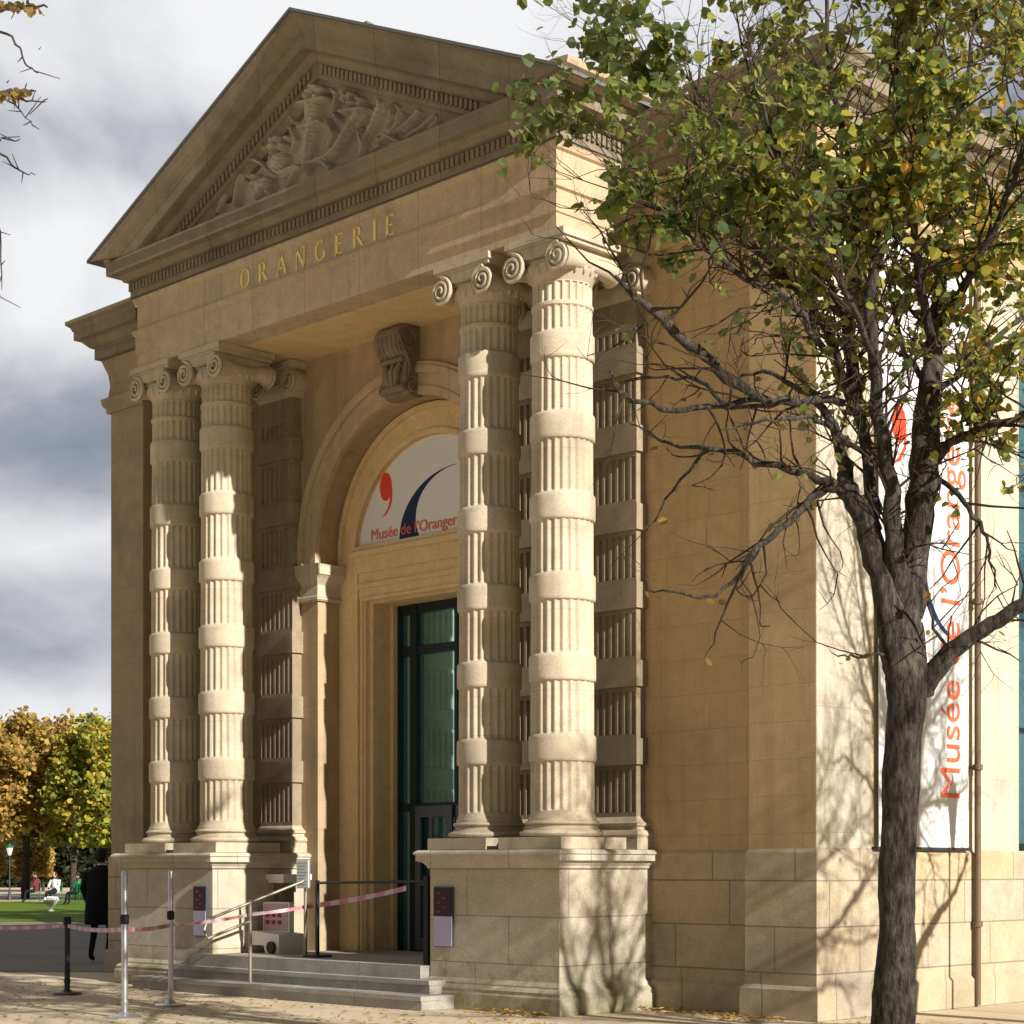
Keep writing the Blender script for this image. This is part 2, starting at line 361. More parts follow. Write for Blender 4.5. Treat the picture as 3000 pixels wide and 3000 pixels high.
M['path'] = groundmat('pale_gravel', (.42, .38, .32), (.34, .30, .25), (.25, .22, .18))
M['grass'] = groundmat('mown_grass', (.13, .20, .02), (.09, .15, .015), (.17, .20, .03), 18)

# ================================================================ ground
CX = -17.0                                  # axis of the portico
g = MB()
nx = 40
g.add([(-700, -700, 0), (700, -700, 0), (700, 700, 0), (-700, 700, 0)], [(0, 1, 2, 3)])
tag(g.build('ground', M['sand']), kind='structure')
def quad_sheet(name, pts, z, m):
    b = MB(); b.add([(p[0], p[1], z) for p in pts], [tuple(range(len(pts)))]); return tag(b.build(name, m), kind='structure')
def vpt(t, lat): return (VX * t + RX * lat, VY * t + RY * lat)
quad_sheet('garden_lawn', [vpt(52, -60), vpt(52, 20), vpt(85, 20), vpt(85, -60)], .004, M['grass'])
quad_sheet('gravel_path', [vpt(88, -70), vpt(88, -21.2), vpt(112, -26), vpt(112, -90)], .008, M['path'])
quad_sheet('far_lawn', [vpt(85.5, -21.0), vpt(85.5, 40), vpt(140, 40), vpt(140, -32)], .004, M['grass'])
quad_sheet('shade_toned_path', [vpt(27, -60), vpt(27, 10), vpt(51.6, 20), vpt(51.6, -70)], .006, M['shade_path'])  # darker sheet laid where the building's shadow falls

# ================================================================ museum building
museum = empty('museum_building', (CX, 15.3, 0), 'ochre stone museum with a carved pediment over banded columns and an arched doorway', 'building')
def part(mb, name, m, smooth=False, parent=None): return mb.build(name, m, parent or museum, smooth)
YF = 13.89           # entablature / column face plane
YW = 15.25           # porch wall plane
YB = 15.05           # corner block plane
XR, XL = CX + 6.21, CX - 6.21
ZT = 8.08            # soffit
ARC_R, ARC_S = 1.73, 5.55
xf = lambda u, w, d: (CX + u, d, w)
# --- front wall with the arched opening (as real thickness)
w = MB()
def arc(r, zs, n=28): return [(-r * math.cos(math.pi * i / n), zs + r * math.sin(math.pi * i / n)) for i in range(n + 1)]
a_in = arc(ARC_R, ARC_S)
a_out = [(-5.4 + 10.8 * i / 28, 9.0) for i in range(29)]
a_out = [(-3.6 + 7.2 * i / 28, 9.0) for i in range(29)]
w.strip(a_in, a_out, YW, YW + .55, xf)
w.prism([(-3.6, 0), (-ARC_R, 0), (-ARC_R, ARC_S), (-3.6, 9.0)], YW, YW + .55, xf)
w.prism([(3.6, 0), (ARC_R, 0), (ARC_R, ARC_S), (3.6, 9.0)], YW, YW + .55, xf)
part(w, 'porch_wall', M['porch'])
for s_ in (-1, 1):
    w = MB(); w.box(CX + s_ * 3.6, CX + s_ * 5.4, YW, YW + .55, 0, 9.0); part(w, 'front_wall', M['wall'])
w = MB()   # corner blocks and side walls
w.box(XR - .82, XR, YB, YB + 1.0, 0, 8.1)
part(w, 'corner_pier', M['wall']); w = MB()
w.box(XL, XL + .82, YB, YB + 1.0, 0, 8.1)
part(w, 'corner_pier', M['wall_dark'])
# side wall with tall windows
wy = [(18.93, 22.2), (25.6, 28.9), (32.3, 35.6), (39, 42.3)]
w = MB(); y = YB + 1.0; th = .5
for i, (a, b) in enumerate(wy):
    w.box(XR - th, XR - .002, y, a, 0, 8.1); w.box(XR - th, XR - .002, a, b, 0, 1.70); w.box(XR - th, XR - .002, a, b, 7.3, 8.1); y = b
w.box(XR - th, XR - .002, y, 62, 0, 8.1)
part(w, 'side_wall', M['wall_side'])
w = MB(); w.box(XR - .30, XR + .004, YB + .004, YB + .96, 1.705, 8.09)
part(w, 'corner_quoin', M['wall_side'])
w = MB(); w.box(XL, XL + th, YB + 1.0, 62, 0, 8.1); w.box(XL, XR, 61.5, 62, 0, 8.1)
part(w, 'rear_wall', M['wall'])
# plinth, proud of the wall
def plinth_poly(o): return [(XR + o, 61), (XR + o, YB - o), (XR - .82 - o, YB - o), (XR - .82 - o, YW - o), (CX + 3.9, YW - o)]
w = MB()
pr = [(-.02, 0), (.07, 0), (.07, .30), (.03, .34), (.03, 1.66), (.0, 1.70), (-.02, 1.70)]
path = [(CX - 3.9, YW), (XL + .82, YW), (XL + .82, YB), (XL, YB), (XL, 60)]
path = [(XL, 60), (XL, YB), (XL + .82, YB), (XL + .82, YW), (CX - 3.9, YW)]
w.sweep(path, pr)
path = [(CX + 3.9, YW), (XR - .82, YW), (XR - .82, YB), (XR, YB), (XR, 60)]
w.sweep(path, pr)
part(w, 'wall_plinth', M['plinth'])
# windows on the long side
for i, (a, b) in enumerate(wy):
    f = MB()
    f.box(XR - .30, XR - .2, a, a + .09, 1.70, 7.3); f.box(XR - .30, XR - .2, b - .09, b, 1.70, 7.3)
    f.box(XR - .30, XR - .2, a + .09, b - .09, 1.70, 1.79); f.box(XR - .30, XR - .2, a + .09, b - .09, 7.21, 7.3)
    for k in (1, 2): yy = a + (b - a) * k / 3; f.box(XR - .29, XR - .21, yy - .03, yy + .03, 1.79, 7.21)
    for z in (3.1, 4.5, 5.9): f.box(XR - .285, XR - .215, a + .09, b - .09, z - .025, z + .025)
    fo = part(f, 'window', M['frame'])
    p = MB(); p.box(XR - .262, XR - .25, a + .05, b - .05, 1.75, 7.25); part(p, 'pane', M['glass'], parent=fo)
# --- wing entablature (front corners and sides)
wprof = [(-.1, 8.10), (.05, 8.10), (.05, 8.16), (.09, 8.20), (.11, 8.30), (.03, 8.34), (.01, 8.5), (.03, 8.66), (.06, 8.74), (.10, 8.86), (.17, 8.88), (.17, 9.03), (.22, 9.05), (.30, 9.13),
         (.30, 9.15), (.385, 9.16), (.385, 9.28), (.40, 9.29), (.42, 9.34), (.475, 9.38), (.475, 9.43), (.40, 9.45), (-.1, 9.52)]
for wp in ([(CX - 3.8, YW), (XL + .82, YW), (XL + .82, YB), (XL, YB), (XL, 60)][::-1], [(CX + 3.8, YW), (XR - .82, YW), (XR - .82, YB), (XR, YB), (XR, 60)]):
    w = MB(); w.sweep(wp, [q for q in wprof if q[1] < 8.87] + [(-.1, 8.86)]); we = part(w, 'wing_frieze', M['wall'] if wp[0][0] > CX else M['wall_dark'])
    w = MB(); w.sweep(wp, [(-.1, 8.865)] + [q for q in wprof if q[1] > 8.87]); part(w, 'wing_cornice', M['corn'], parent=we)
w = MB(); 
w.box(XR - 1.2, XR - .1, YB + .12, 61, 9.0, 9.62); w.box(XL + .1, XL + 1.2, YB + .12, 61, 9.0, 9.62); w.box(CX + 3.7, XR - .11, YB + .13, YB + 1.1, 9.0, 9.6); w.box(XL + .11, CX - 3.7, YB + .13, YB + 1.1, 9.0, 9.6)
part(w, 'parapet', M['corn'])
# roof of the long body
w = MB()
w.prism([(-6.1, 9.5), (6.1, 9.5), (4.6, 10.2), (0, 10.9), (-4.6, 10.2)], YB + 1.9, 61, xf)
part(w, 'roof', M['zinc'])
# --- portico entablature
H = 3.8; ent = MB()
A = [(CX - H, YW), (CX - H, YF), (CX + H, YF), (CX + H, YW)]
ent.sweep(A, [(-.35, ZT), (.0, ZT), (.0, 8.25), (.018, 8.26), (.018, 8.49), (.05, 8.51), (.05, 8.56), (.0, 8.58), (.0, 8.90), (.03, 8.92), (.05, 8.98), (-.35, 8.98)])
part(ent, 'entablature', M['ent'])
w = MB(); w.box(CX - H + .34, CX + H - .34, YF + .34, YW + .3, ZT + .006, ZT + .3)
part(w, 'porch_ceiling', M['cream'])
w = MB()
w.sweep(A, [(-.3, 8.985), (.05, 8.985), (.05, 9.0), (.065, 9.0), (.065, 9.20), (.13, 9.21), (.16, 9.26), (.18, 9.285), (.292, 9.29), (.292, 9.42), (.31, 9.43), (.31, 9.46), (-.3, 9.47)])
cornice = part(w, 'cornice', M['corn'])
# lit side crown on the returns
w = MB()
crown = [(.20, 9.462), (.31, 9.463), (.33, 9.50), (.38, 9.54), (.44, 9.57), (.455, 9.61), (.455, 9.64), (.2, 9.66)]
w.sweep([(CX + H, YF - .31), (CX + H, YW + .4)], crown)
part(w, 'side_crown_moulding', M['ent']); w = MB()
w.sweep([(CX - H, YW + .4), (CX - H, YF - .31)], crown)
part(w, 'side_crown_moulding', M['ent'])
d = MB(); st = .078
n = int(2 * (H + .06) / st)
for i in range(n + 1):
    x = CX - H - .06 + i * (2 * (H + .06) - .06) / n; d.box(x, x + .048, YF - .098, YF - .064, 9.08, 9.18)
n = int(1.3 / st)
for i in range(n):
    y = YF - .02 + i * st; d.box(CX + H + .064, CX + H + .098, y, y + .048, 9.08, 9.18); d.box(CX - H - .064, CX - H - .098, y, y + .048, 9.08, 9.18)
part(d, 'dentils', M['corn'], parent=cornice)
# --- pediment
SL = .455; sl_n = math.sqrt(1 + SL * SL)
TW = H + .45; ZTIP = 9.47
def rake(mb, prof, yb0=None):
    """prof: (proj from YF, drop below the top line measured vertically); band running both slopes"""
    for sgn in (-1, 1):
        pts0 = []; pts1 = []
        for p, dr in prof:
            zc_ = ZTIP + SL * TW - dr
            xe = min(H + max(p, .05), (zc_ - 9.475) / SL)
            pts0.append((CX + sgn * xe, YF - p, zc_ - SL * xe))
            pts1.append((CX, YF - p, zc_))
        n = len(pts0)
        fs = [(i, i + 1, n + i + 1, n + i) for i in range(n - 1)] + [(n - 1, 0, n, 2 * n - 1), tuple(range(n)), tuple(range(2 * n - 1, n - 1, -1))]
        mb.add(pts0 + pts1, fs)
rk = MB()
rake(rk, [(-.25, 0), (.45, 0), (.45, .05), (.425, .075), (.405, .12), (.36, .165), (.325, .19), (.325, .215), (.30, .225), (.30, .355), (.285, .365), (.16, .372), (.16, .40), (.13, .45), (.10, .475), (.068, .485), (.068, .66), (.035, .68), (.02, .80), (-.25, .80)])
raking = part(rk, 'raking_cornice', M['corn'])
for sgn in (-1, 1):
    d = MB()
    for i in range(48):
        x = sgn * (.12 + i * .076)
        zt = ZTIP + SL * (TW - abs(x)) - .50
        if zt - .15 < 9.52: continue
        d.box(CX + x - .023, CX + x + .023, YF - .10, YF - .068, zt - .10, zt)
    part(d, 'dentils', M['corn'], parent=raking)
w = MB()   # thin lead capping
for sgn in (-1, 1):
    z0 = ZTIP + .004; z1 = ZTIP + SL * TW + .004
    w.add([(CX + sgn * (TW + .02), YF - .475, z0 - .01), (CX, YF - .475, z1), (CX, YW + 1.5, z1), (CX + sgn * (TW + .02), YW + 1.5, z0 - .01),
           (CX + sgn * (TW + .02), YF - .475, z0 + .025), (CX, YF - .475, z1 + .035), (CX, YW + 1.5, z1 + .035), (CX + sgn * (TW + .02), YW + 1.5, z0 + .025)],
          [(0, 1, 2, 3), (4, 5, 6, 7), (0, 1, 5, 4), (2, 3, 7, 6), (0, 3, 7, 4), (1, 2, 6, 5)])
w.box(CX + .35, CX + .47, YF + .3, YF + .4, ZTIP + SL * TW - .3, ZTIP + SL * TW - .02)
part(w, 'roof_capping', M['zinc'])
w = MB()
w.prism([(-TW + .3, 9.47), (TW - .3, 9.47), (0, ZTIP + SL * TW - .12)], YF + .28, YW + 1.4, xf)
part(w, 'pediment_body', M['ent'])
# carved tympanum: a height field with the carved urn, horns, plumes and fruit
def relief():
    U0, U1, W0, W1 = -3.75, 3.75, 9.47, 11.2; nu, nw = 700, 180
    us = np.linspace(U0, U1, nu); ws = np.linspace(W0, W1, nw); U, W = np.meshgrid(us, ws)
    Hh = np.zeros_like(U); rng = np.random.RandomState(4)
    YT = YF + .05
    def P(px, py): v = atY(px, py, YT - .08); return np.array([v.x - CX, v.z])
    S = FPX / 21.5
    def blob(px, py, r, h=.8, ry=None):
        nonlocal Hh
        c = P(px, py); rx = r / S * 1.15; ryy = (ry or r) / S * .9
        q = 1 - ((U - c[0]) / rx) ** 2 - ((W - c[1]) / ryy) ** 2
        Hh = np.maximum(Hh, np.where(q > 0, np.clip(q, 0, 1) ** .5 * h * .20, 0))
    def stroke(pts, rads, h=.7, groove=False):
        nonlocal Hh
        Q = [P(*p) for p in pts]
        for k in range(len(Q) - 1):
            a, b = Q[k], Q[k + 1]; ra, rb = rads[k] / S * .82, rads[k + 1] / S * .82
            dv = b - a; l2 = dv @ dv
            t = np.clip(((U - a[0]) * dv[0] + (W - a[1]) * dv[1]) / l2, 0, 1)
            dist = np.hypot(U - a[0] - t * dv[0], W - a[1] - t * dv[1]); rr = ra + (rb - ra) * t
            q = 1 - (dist / rr) ** 2
            hh = np.where(q > 0, np.clip(q, 0, 1) ** .5 * h * .19, 0)
            if groove: hh = hh * (1 - .35 * (np.abs(dist / rr - .5) < .12))
            Hh = np.maximum(Hh, hh)
    # urn
    stroke([(915, 318), (915, 350)], [44, 34], .9); stroke([(868, 312), (915, 300), (962, 290)], [9, 10, 9], 1.0)
    stroke([(913, 360), (905, 430), (898, 500)], [26, 22, 15], .8, True); stroke([(885, 378), (945, 358)], [7, 7], .95); stroke([(872, 552), (925, 532)], [10, 10], .8)
    for k in range(16): blob(885 + rng.rand() * 62, 240 + rng.rand() * 48, 12 + rng.rand() * 6, .85 + rng.rand() * .3)
    blob(912, 220, 12, .9)
    stroke([(960, 245), (985, 275), (975, 330), (990, 350)], [12, 14, 11, 8], .6); stroke([(955, 350), (975, 390), (960, 430)], [8, 9, 6], .6)
    stroke([(865, 300), (850, 330), (862, 360)], [8, 8, 6], .7)
    # horn of plenty
    stroke([(1055, 335), (1020, 390), (990, 440), (960, 465), (935, 470)], [34, 26, 18, 12, 7], .9, True); stroke([(1010, 330), (1075, 322)], [10, 10], 1.0)
    for k in range(12): blob(1012 + rng.rand() * 55, 268 + rng.rand() * 45, 11 + rng.rand() * 6, .8 + rng.rand() * .35)
    stroke([(1050, 385), (1062, 430), (1055, 465)], [20, 22, 14], .6, True)
    # plumes on the right
    stroke([(1112, 268), (1115, 310), (1095, 365), (1070, 410)], [20, 24, 20, 8], .7, True)
    stroke([(1150, 290), (1172, 320), (1165, 365), (1135, 400), (1095, 425)], [9, 14, 13, 11, 6], .65, True)
    stroke([(1235, 298), (1232, 325), (1200, 360), (1168, 385)], [12, 17, 16, 7], .7, True)
    stroke([(1285, 325), (1262, 352), (1225, 380), (1190, 400)], [8, 10, 9, 6], .6); stroke([(1255, 378), (1275, 360), (1282, 345)], [6, 7, 5], .6)
    blob(1262, 372, 12, .5); stroke([(1130, 395), (1160, 412), (1190, 425)], [9, 9, 7], .8); stroke([(1150, 305), (1160, 340), (1145, 380)], [4, 5, 4], .9)
    stroke([(1085, 440), (1110, 425), (1105, 400)], [8, 9, 6], .5)
    # cuirass, basket and plumes on the left
    blob(818, 478, 34, .95, 40); stroke([(805, 450), (800, 490), (825, 510), (880, 490)], [10, 12, 16, 12], .9, True)
    for k in range(12): blob(775 + rng.rand() * 75, 405 + rng.rand() * 35, 10 + rng.rand() * 6, .7 + rng.rand() * .35)
    stroke([(735, 462), (770, 480), (790, 500)], [6, 10, 8], .8); stroke([(845, 370), (862, 410), (850, 445)], [7, 9, 6], .5)
    blob(765, 545, 34, .75, 36); 
    for k in range(16): blob(738 + rng.rand() * 60, 515 + rng.rand() * 75, 7 + rng.rand() * 4, .8 + rng.rand() * .2)
    stroke([(722, 462), (712, 510), (698, 560), (690, 600)], [9, 15, 12, 8], .75, True); stroke([(680, 515), (668, 555), (652, 595), (640, 620)], [7, 11, 11, 7], .65)
    stroke([(840, 560), (850, 530), (862, 505)], [8, 8, 6], .6); stroke([(720, 610), (760, 598), (800, 580)], [9, 8, 8], .7)
    stroke([(598, 600), (615, 590), (622, 612), (606, 622)], [6, 6, 6, 5], .7); stroke([(585, 640), (605, 628)], [6, 8], .5); stroke([(630, 640), (665, 625)], [8, 7], .6)
    # garland along the base
    stroke([(905, 478), (945, 470), (970, 495), (975, 520)], [10, 13, 11, 7], .8); stroke([(930, 530), (960, 520)], [9, 8], .5)
    stroke([(985, 495), (1005, 480), (1022, 488), (1012, 502), (1000, 495)], [5, 7, 6, 5, 4], .6); stroke([(985, 515), (1040, 495), (1075, 478)], [7, 8, 5], .5)
    # chisel work: feathering and folds cut across the raised forms
    fold = np.sin(U * 95 + 2.5 * np.sin(W * 21)) * .5 + np.sin(W * 120 + 3 * np.sin(U * 17)) * .5
    Hh = Hh + np.where(Hh > .012, fold * .009, 0) 
    zmax = ZTIP + SL * (TW - np.abs(U)) - .74
    vs = [(CX + U[j, i], YT - Hh[j, i], min(W[j, i], max(zmax[j, i], 9.47))) for j in range(nw) for i in range(nu)]
    fs = [(j * nu + i, j * nu + i + 1, (j + 1) * nu + i + 1, (j + 1) * nu + i) for j in range(nw - 1) for i in range(nu - 1) if W[j, i] < zmax[j, i] + .02]
    me = bpy.data.meshes.new('tympanum_relief'); me.from_pydata(vs, [], fs)
    for p in me.polygons: p.use_smooth = True
    me.materials.append(M['tymp']); o = bpy.data.objects.new('tympanum_relief', me); COL.objects.link(o); o.parent = museum
    o.matrix_parent_inverse = Matrix.Translation(-Vector(museum.location))
relief()
# backing so nothing shows through
w = MB(); w.prism([(-3.9, 9.4), (3.9, 9.4), (0, 11.1)], YF + .06, YF + .26, xf); part(w, 'tympanum_backing', M['tymp'])
# --- gold lettering ORANGERIE, roman capitals cut as strokes
def letters():
    G = {
        'O': [('arc', .40, .5, .40, .5, 0, 360)],
        'R': [('l', .08, 0, .08, 1, .17), ('arc', .30, .75, .24, .25, -90, 90), ('l', .08, .97, .32, .97, .06), ('l', .08, .5, .32, .5, .06), ('l', .30, .5, .66, 0, .15), ('s', -.04, .2, 0), ('s', -.04, .2, 1), ('s', .55, .78, 0)],
        'A': [('l', .04, 0, .38, 1, .07), ('l', .38, 1, .74, 0, .17), ('l', .16, .34, .62, .34, .06), ('s', -.06, .16, 0), ('s', .6, .86, 0)],
        'N': [('l', .08, 0, .08, 1, .07), ('l', .08, 1, .70, 0, .16), ('l', .70, 0, .70, 1, .07), ('s', -.04, .2, 0), ('s', -.04, .1, 1), ('s', .58, .82, 1)],
        'G': [('arc', .42, .5, .40, .5, 50, 320), ('l', .74, .08, .74, .45, .15), ('s', .6, .88, .45)],
        'E': [('l', .08, 0, .08, 1, .17), ('l', .08, .97, .55, .97, .06), ('l', .08, .5, .45, .5, .06), ('l', .08, .03, .58, .03, .06), ('l', .55, .82, .55, 1, .05), ('l', .58, 0, .58, .2, .05), ('s', -.04, .1, 0), ('s', -.04, .1, 1)],
        'I': [('l', .1, 0, .1, 1, .17), ('s', -.04, .24, 0), ('s', -.04, .24, 1)]}
    W_ = {'O': .84, 'R': .74, 'A': .8, 'N': .8, 'G': .88, 'E': .62, 'I': .2}
    Ht = .235; x = 0; gap = .74; mb = MB(); word = 'ORANGERIE'
    tot = sum(W_[c] for c in word) + gap * (len(word) - 1)
    x0 = CX - tot * Ht / 2 - .12; y0, y1 = YF - .012, YF + .002; zb = 8.625
    def Q(poly): mb.prism([(x0 + (x + a) * Ht - CX, zb + b * Ht) for a, b in poly], y0, y1, xf)
    for ch in word:
        mb = MB()
        for s_ in G[ch]:
            if s_[0] == 'l':
                _, a, b, c_, d_, wd = s_; dx, dy = c_ - a, d_ - b; l = math.hypot(dx, dy); px_, py_ = -dy / l * wd / 2, dx / l * wd / 2
                Q([(a + px_, b + py_), (c_ + px_, d_ + py_), (c_ - px_, d_ - py_), (a - px_, b - py_)])
            elif s_[0] == 's':
                Q([(s_[1], s_[3] - .03), (s_[2], s_[3] - .03), (s_[2], s_[3] + .03), (s_[1], s_[3] + .03)])
            else:
                _, cx, cy, rx, ry, t0, t1 = s_; nn = 22
                for k in range(nn):
                    ta, tb = [R(t0 + (t1 - t0) * q / nn) for q in (k, k + 1)]
                    wa, wb = [.05 + .11 * abs(math.cos(t)) for t in (ta, tb)]
                    Q([(cx + rx * math.cos(ta), cy + ry * math.sin(ta)), (cx + rx * math.cos(tb), cy + ry * math.sin(tb)),
                       (cx + (rx - wb) * math.cos(tb), cy + (ry - .05) * math.sin(tb)), (cx + (rx - wa) * math.cos(ta), cy + (ry - .05) * math.sin(ta))])
        x += W_[ch] + gap
        part(mb, 'gilded_letter', M['gold'])
letters()

# --- columns
BANDS = [2.76, 3.60, 4.44, 5.28, 6.12, 6.96]; BH = .14
YC = 14.30
def shaft(cx, cy):
    seg = 168; nf = 24; rings = []
    def rad(z): return .338 - .022 * max(0, (z - 2.0) / 5.6) ** 1.4
    z = 2.03; rings.append((z, rad(z) + .02, 0)); rings.append((z + .05, rad(z), 0)); cur = z + .07
    for b in BANDS + [7.62]:
        lo = b - BH
        if b == 7.62: lo = 7.36
        rings += [(cur, rad(cur), 0), (cur + .006, rad(cur), .4), (cur + .03, rad(cur), 1), (lo - .035, rad(lo), 1), (lo - .008, rad(lo), .5), (lo - .002, rad(lo), 0)]
        if b == 7.62:
            rings += [(7.37, rad(7.4) + .012, 0), (7.40, rad(7.4) + .012, 0), (7.41, rad(7.4) - .002, 0), (7.42, rad(7.42) - .004, 1), (7.60, rad(7.6), 1), (7.61, rad(7.6), 0), (7.62, rad(7.6), 0)]
        else:
            hi = b + BH; ra = rad(b)
            rings += [(lo, ra + .006, 0), (lo + .004, ra + .012, 0), (lo + .016, ra + .020, 0), (lo + .04, ra + .022, 0), (hi - .04, ra + .022, 0), (hi - .016, ra + .020, 0), (hi - .004, ra + .012, 0), (hi, ra + .006, 0)]
            cur = hi + .004
    mb = MB(); vs = []; fs = []
    for z, r, fl in rings:
        for k in range(seg):
            a = 2 * math.pi * k / seg; ph = (a * nf / (2 * math.pi)) % 1
            dd = 0
            if fl and .14 < ph < .86: q = (ph - .5) / .36; dd = math.sqrt(max(0, 1 - q * q)) * .024 * fl
            vs.append((cx + (r - dd) * math.cos(a), cy + (r - dd) * math.sin(a), z))
    for j in range(len(rings) - 1):
        for k in range(seg):
            k2 = (k + 1) % seg; fs.append((j * seg + k, j * seg + k2, (j + 1) * seg + k2, (j + 1) * seg + k))
    mb.add(vs, fs); return mb
def torus_prof(r, z0, z1, bulge, n=6):
    zm = (z0 + z1) / 2; h = (z1 - z0) / 2
    return [(r + bulge * math.cos(t), zm + h * math.sin(t)) for t in [(-math.pi / 2) + math.pi * i / n for i in range(n + 1)]]
def base(cx, cy):
    mb = MB()
    mb.lathe(cx, cy, torus_prof(.40, 1.83, 1.905, .055) + [(.40, 1.912), (.375, 1.925), (.37, 1.945), (.385, 1.955)] + torus_prof(.37, 1.957, 2.0, .03) + [(.365, 2.003), (.365, 2.03), (.345, 2.035)], 56)
    mb.box(cx - .455, cx + .455, cy - .50, cy + .50, 1.705, 1.829)
    return mb
def volute(mb, cx, y, cz, r, sgn, out=-1):
    pts = []; rad = []
    for i in range(46):
        t = i / 45; a = math.pi / 2 - sgn * (-1) * t * 2.4 * 2 * math.pi; rr = r * (1 - t) ** .85 + .02
        pts.append((cx + rr * math.cos(a), y + out * (.012 + .03 * t), cz + rr * math.sin(a))); rad.append(.028 * (1 - .6 * t))
    mb.tube(pts, rad, 6)
def capital(cx, cy):
    mb = MB(); yf = cy - .40; yb = cy + .40; zv = 7.80; xv = .325; rv = .135
    mb.lathe(cx, cy, [(.31, 7.62), (.33, 7.66), (.375, 7.72), (.39, 7.78), (.37, 7.84), (.30, 7.86)], 48)      # echinus
    for k in range(22):
        a = 2 * math.pi * (k + .5) / 22; x, y_ = cx + .365 * math.cos(a), cy + .365 * math.sin(a)
        mb.lathe(x, y_, [(.008, 7.69), (.03, 7.72), (.036, 7.76), (.024, 7.80), (.006, 7.82)], 8)
    for s_ in (-1, 1):
        prof = [(1.0, 0), (.86, .07), (.70, .2), (.60, .34), (.58, .5), (.60, .66), (.70, .8), (.86, .93), (1, 1)]
        vs = []; fs = []; seg = 20
        for q, t in prof:
            for k in range(seg):
                a = 2 * math.pi * k / seg; vs.append((cx + s_ * xv + rv * q * math.cos(a), yf + .012 + (yb - yf - .024) * t, zv + rv * q * math.sin(a)))
        for j in range(len(prof) - 1):
            for k in range(seg): k2 = (k + 1) % seg; fs.append((j * seg + k, j * seg + k2, (j + 1) * seg + k2, (j + 1) * seg + k))
        fs += [tuple(range(seg)), tuple(range((len(prof) - 1) * seg, len(prof) * seg))]
        mb.add(vs, fs)
        for yy, o in ((yf, -1), (yb, 1)): volute(mb, cx + s_ * xv, yy, zv, rv, s_, o)
    # canalis sagging between the volutes, front and back
    for y0, y1 in ((yf - .01, yf + .06), (yb - .06, yb + .01)):
        up = [(-.33 + .66 * i / 12, zv + .165) for i in range(13)]; lo = [(-.33 + .66 * i / 12, zv + .10 - .045 * math.sin(math.pi * i / 12)) for i in range(13)]
        mb.strip(lo, up, y0, y1, lambda u, w_, d_: (cx + u, d_, w_))
    mb.box(cx - .33, cx + .33, yf + .06, yb - .06, 7.84, 7.965)
    mb.box(cx - .40, cx + .40, yf - .015, yb + .015, 7.967, 8.005); mb.box(cx - .43, cx + .43, yf - .04, yb + .04, 8.006, ZT - .003)
    return mb
for off in (-3.5, -2.4, 2.4, 3.5):
    c_ = part(shaft(CX + off, YC), 'column', M['smooth'], True)
    part(base(CX + off, YC), 'column_base', M['smooth'], True, c_)
    part(capital(CX + off, YC), 'capital', M['ent'] if False else M['smooth'], True, c_)
# --- respond pilasters on the porch wall
for off in (-3.5, -2.4, 2.4, 3.5):
    p = MB(); x0 = CX + off - .335; x1 = CX + off + .335; yf = YW - .15
    def grooved(z0, z1):
        n_ = 7; fl = []; u = x0; wdt = (x1 - x0) / n_
        for k in range(n_):
            a = u + k * wdt; fl += [(a, 0), (a + wdt * .18, 0)]
            for q in range(5): t = q / 4; fl.append((a + wdt * (.18 + .64 * t), .035 * math.sin(math.pi * t) + .0))
            fl.append((a + wdt * .82, 0))
        fl.append((x1, 0))
        poly = [(u_, yf + dd) for u_, dd in fl] + [(x1, YW + .01), (x0, YW + .01)]
        # drop duplicates
        cl = [poly[0]]
        for q in poly[1:]:
            if abs(q[0] - cl[-1][0]) + abs(q[1] - cl[-1][1]) > 1e-6: cl.append(q)
        p.prism(cl, z0, z1, lambda u_, v_, d_: (u_, v_, d_))
    cur = 2.06
    for b in BANDS:
        grooved(cur + .05, b - BH - .05); p.box(x0, x1, yf, YW + .01, cur, cur + .05); p.box(x0, x1, yf, YW + .01, b - BH - .05, b - BH)
        p.box(x0 - .035, x1 + .035, yf - .035, YW + .01, b - BH, b + BH); cur = b + BH
    grooved(cur + .05, 7.3); p.box(x0, x1, yf, YW + .01, cur, cur + .05); p.box(x0, x1, yf, YW + .01, 7.3, 7.62)
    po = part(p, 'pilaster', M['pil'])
    q = MB(); P_ = [(x0, YW), (x0, yf), (x1, yf), (x1, YW)]
    q.sweep(P_, [(-.05, 1.705), (.11, 1.705), (.11, 1.829), (.10, 1.83), (.125, 1.865), (.10, 1.905), (.06, 1.92), (.055, 1.95), (.08, 1.96), (.085, 1.99), (.045, 2.01), (.0, 2.06), (-.05, 2.06)])
    part(q, 'pilaster_base', M['smooth'], parent=po)
    q = MB(); q.sweep(P_, [(-.05, 7.62), (.02, 7.62), (.06, 7.72), (.06, 7.80), (.02, 7.82), (.03, 7.96), (.09, 8.0), (.09, ZT - .004), (-.05, ZT - .004)])
    for s_ in (-1, 1):
        volute(q, CX + off + s_ * .33, yf - .05, 7.82, .13, s_); 
        q.prism([(CX + off + s_ * .33 + .15 * math.cos(2 * math.pi * k / 16), 7.82 + .15 * math.sin(2 * math.pi * k / 16)) for k in range(16)], yf - .05, YW, lambda u_, v_, d_: (u_, d_, v_))
    part(q, 'pilaster_capital', M['smooth'], True, po)
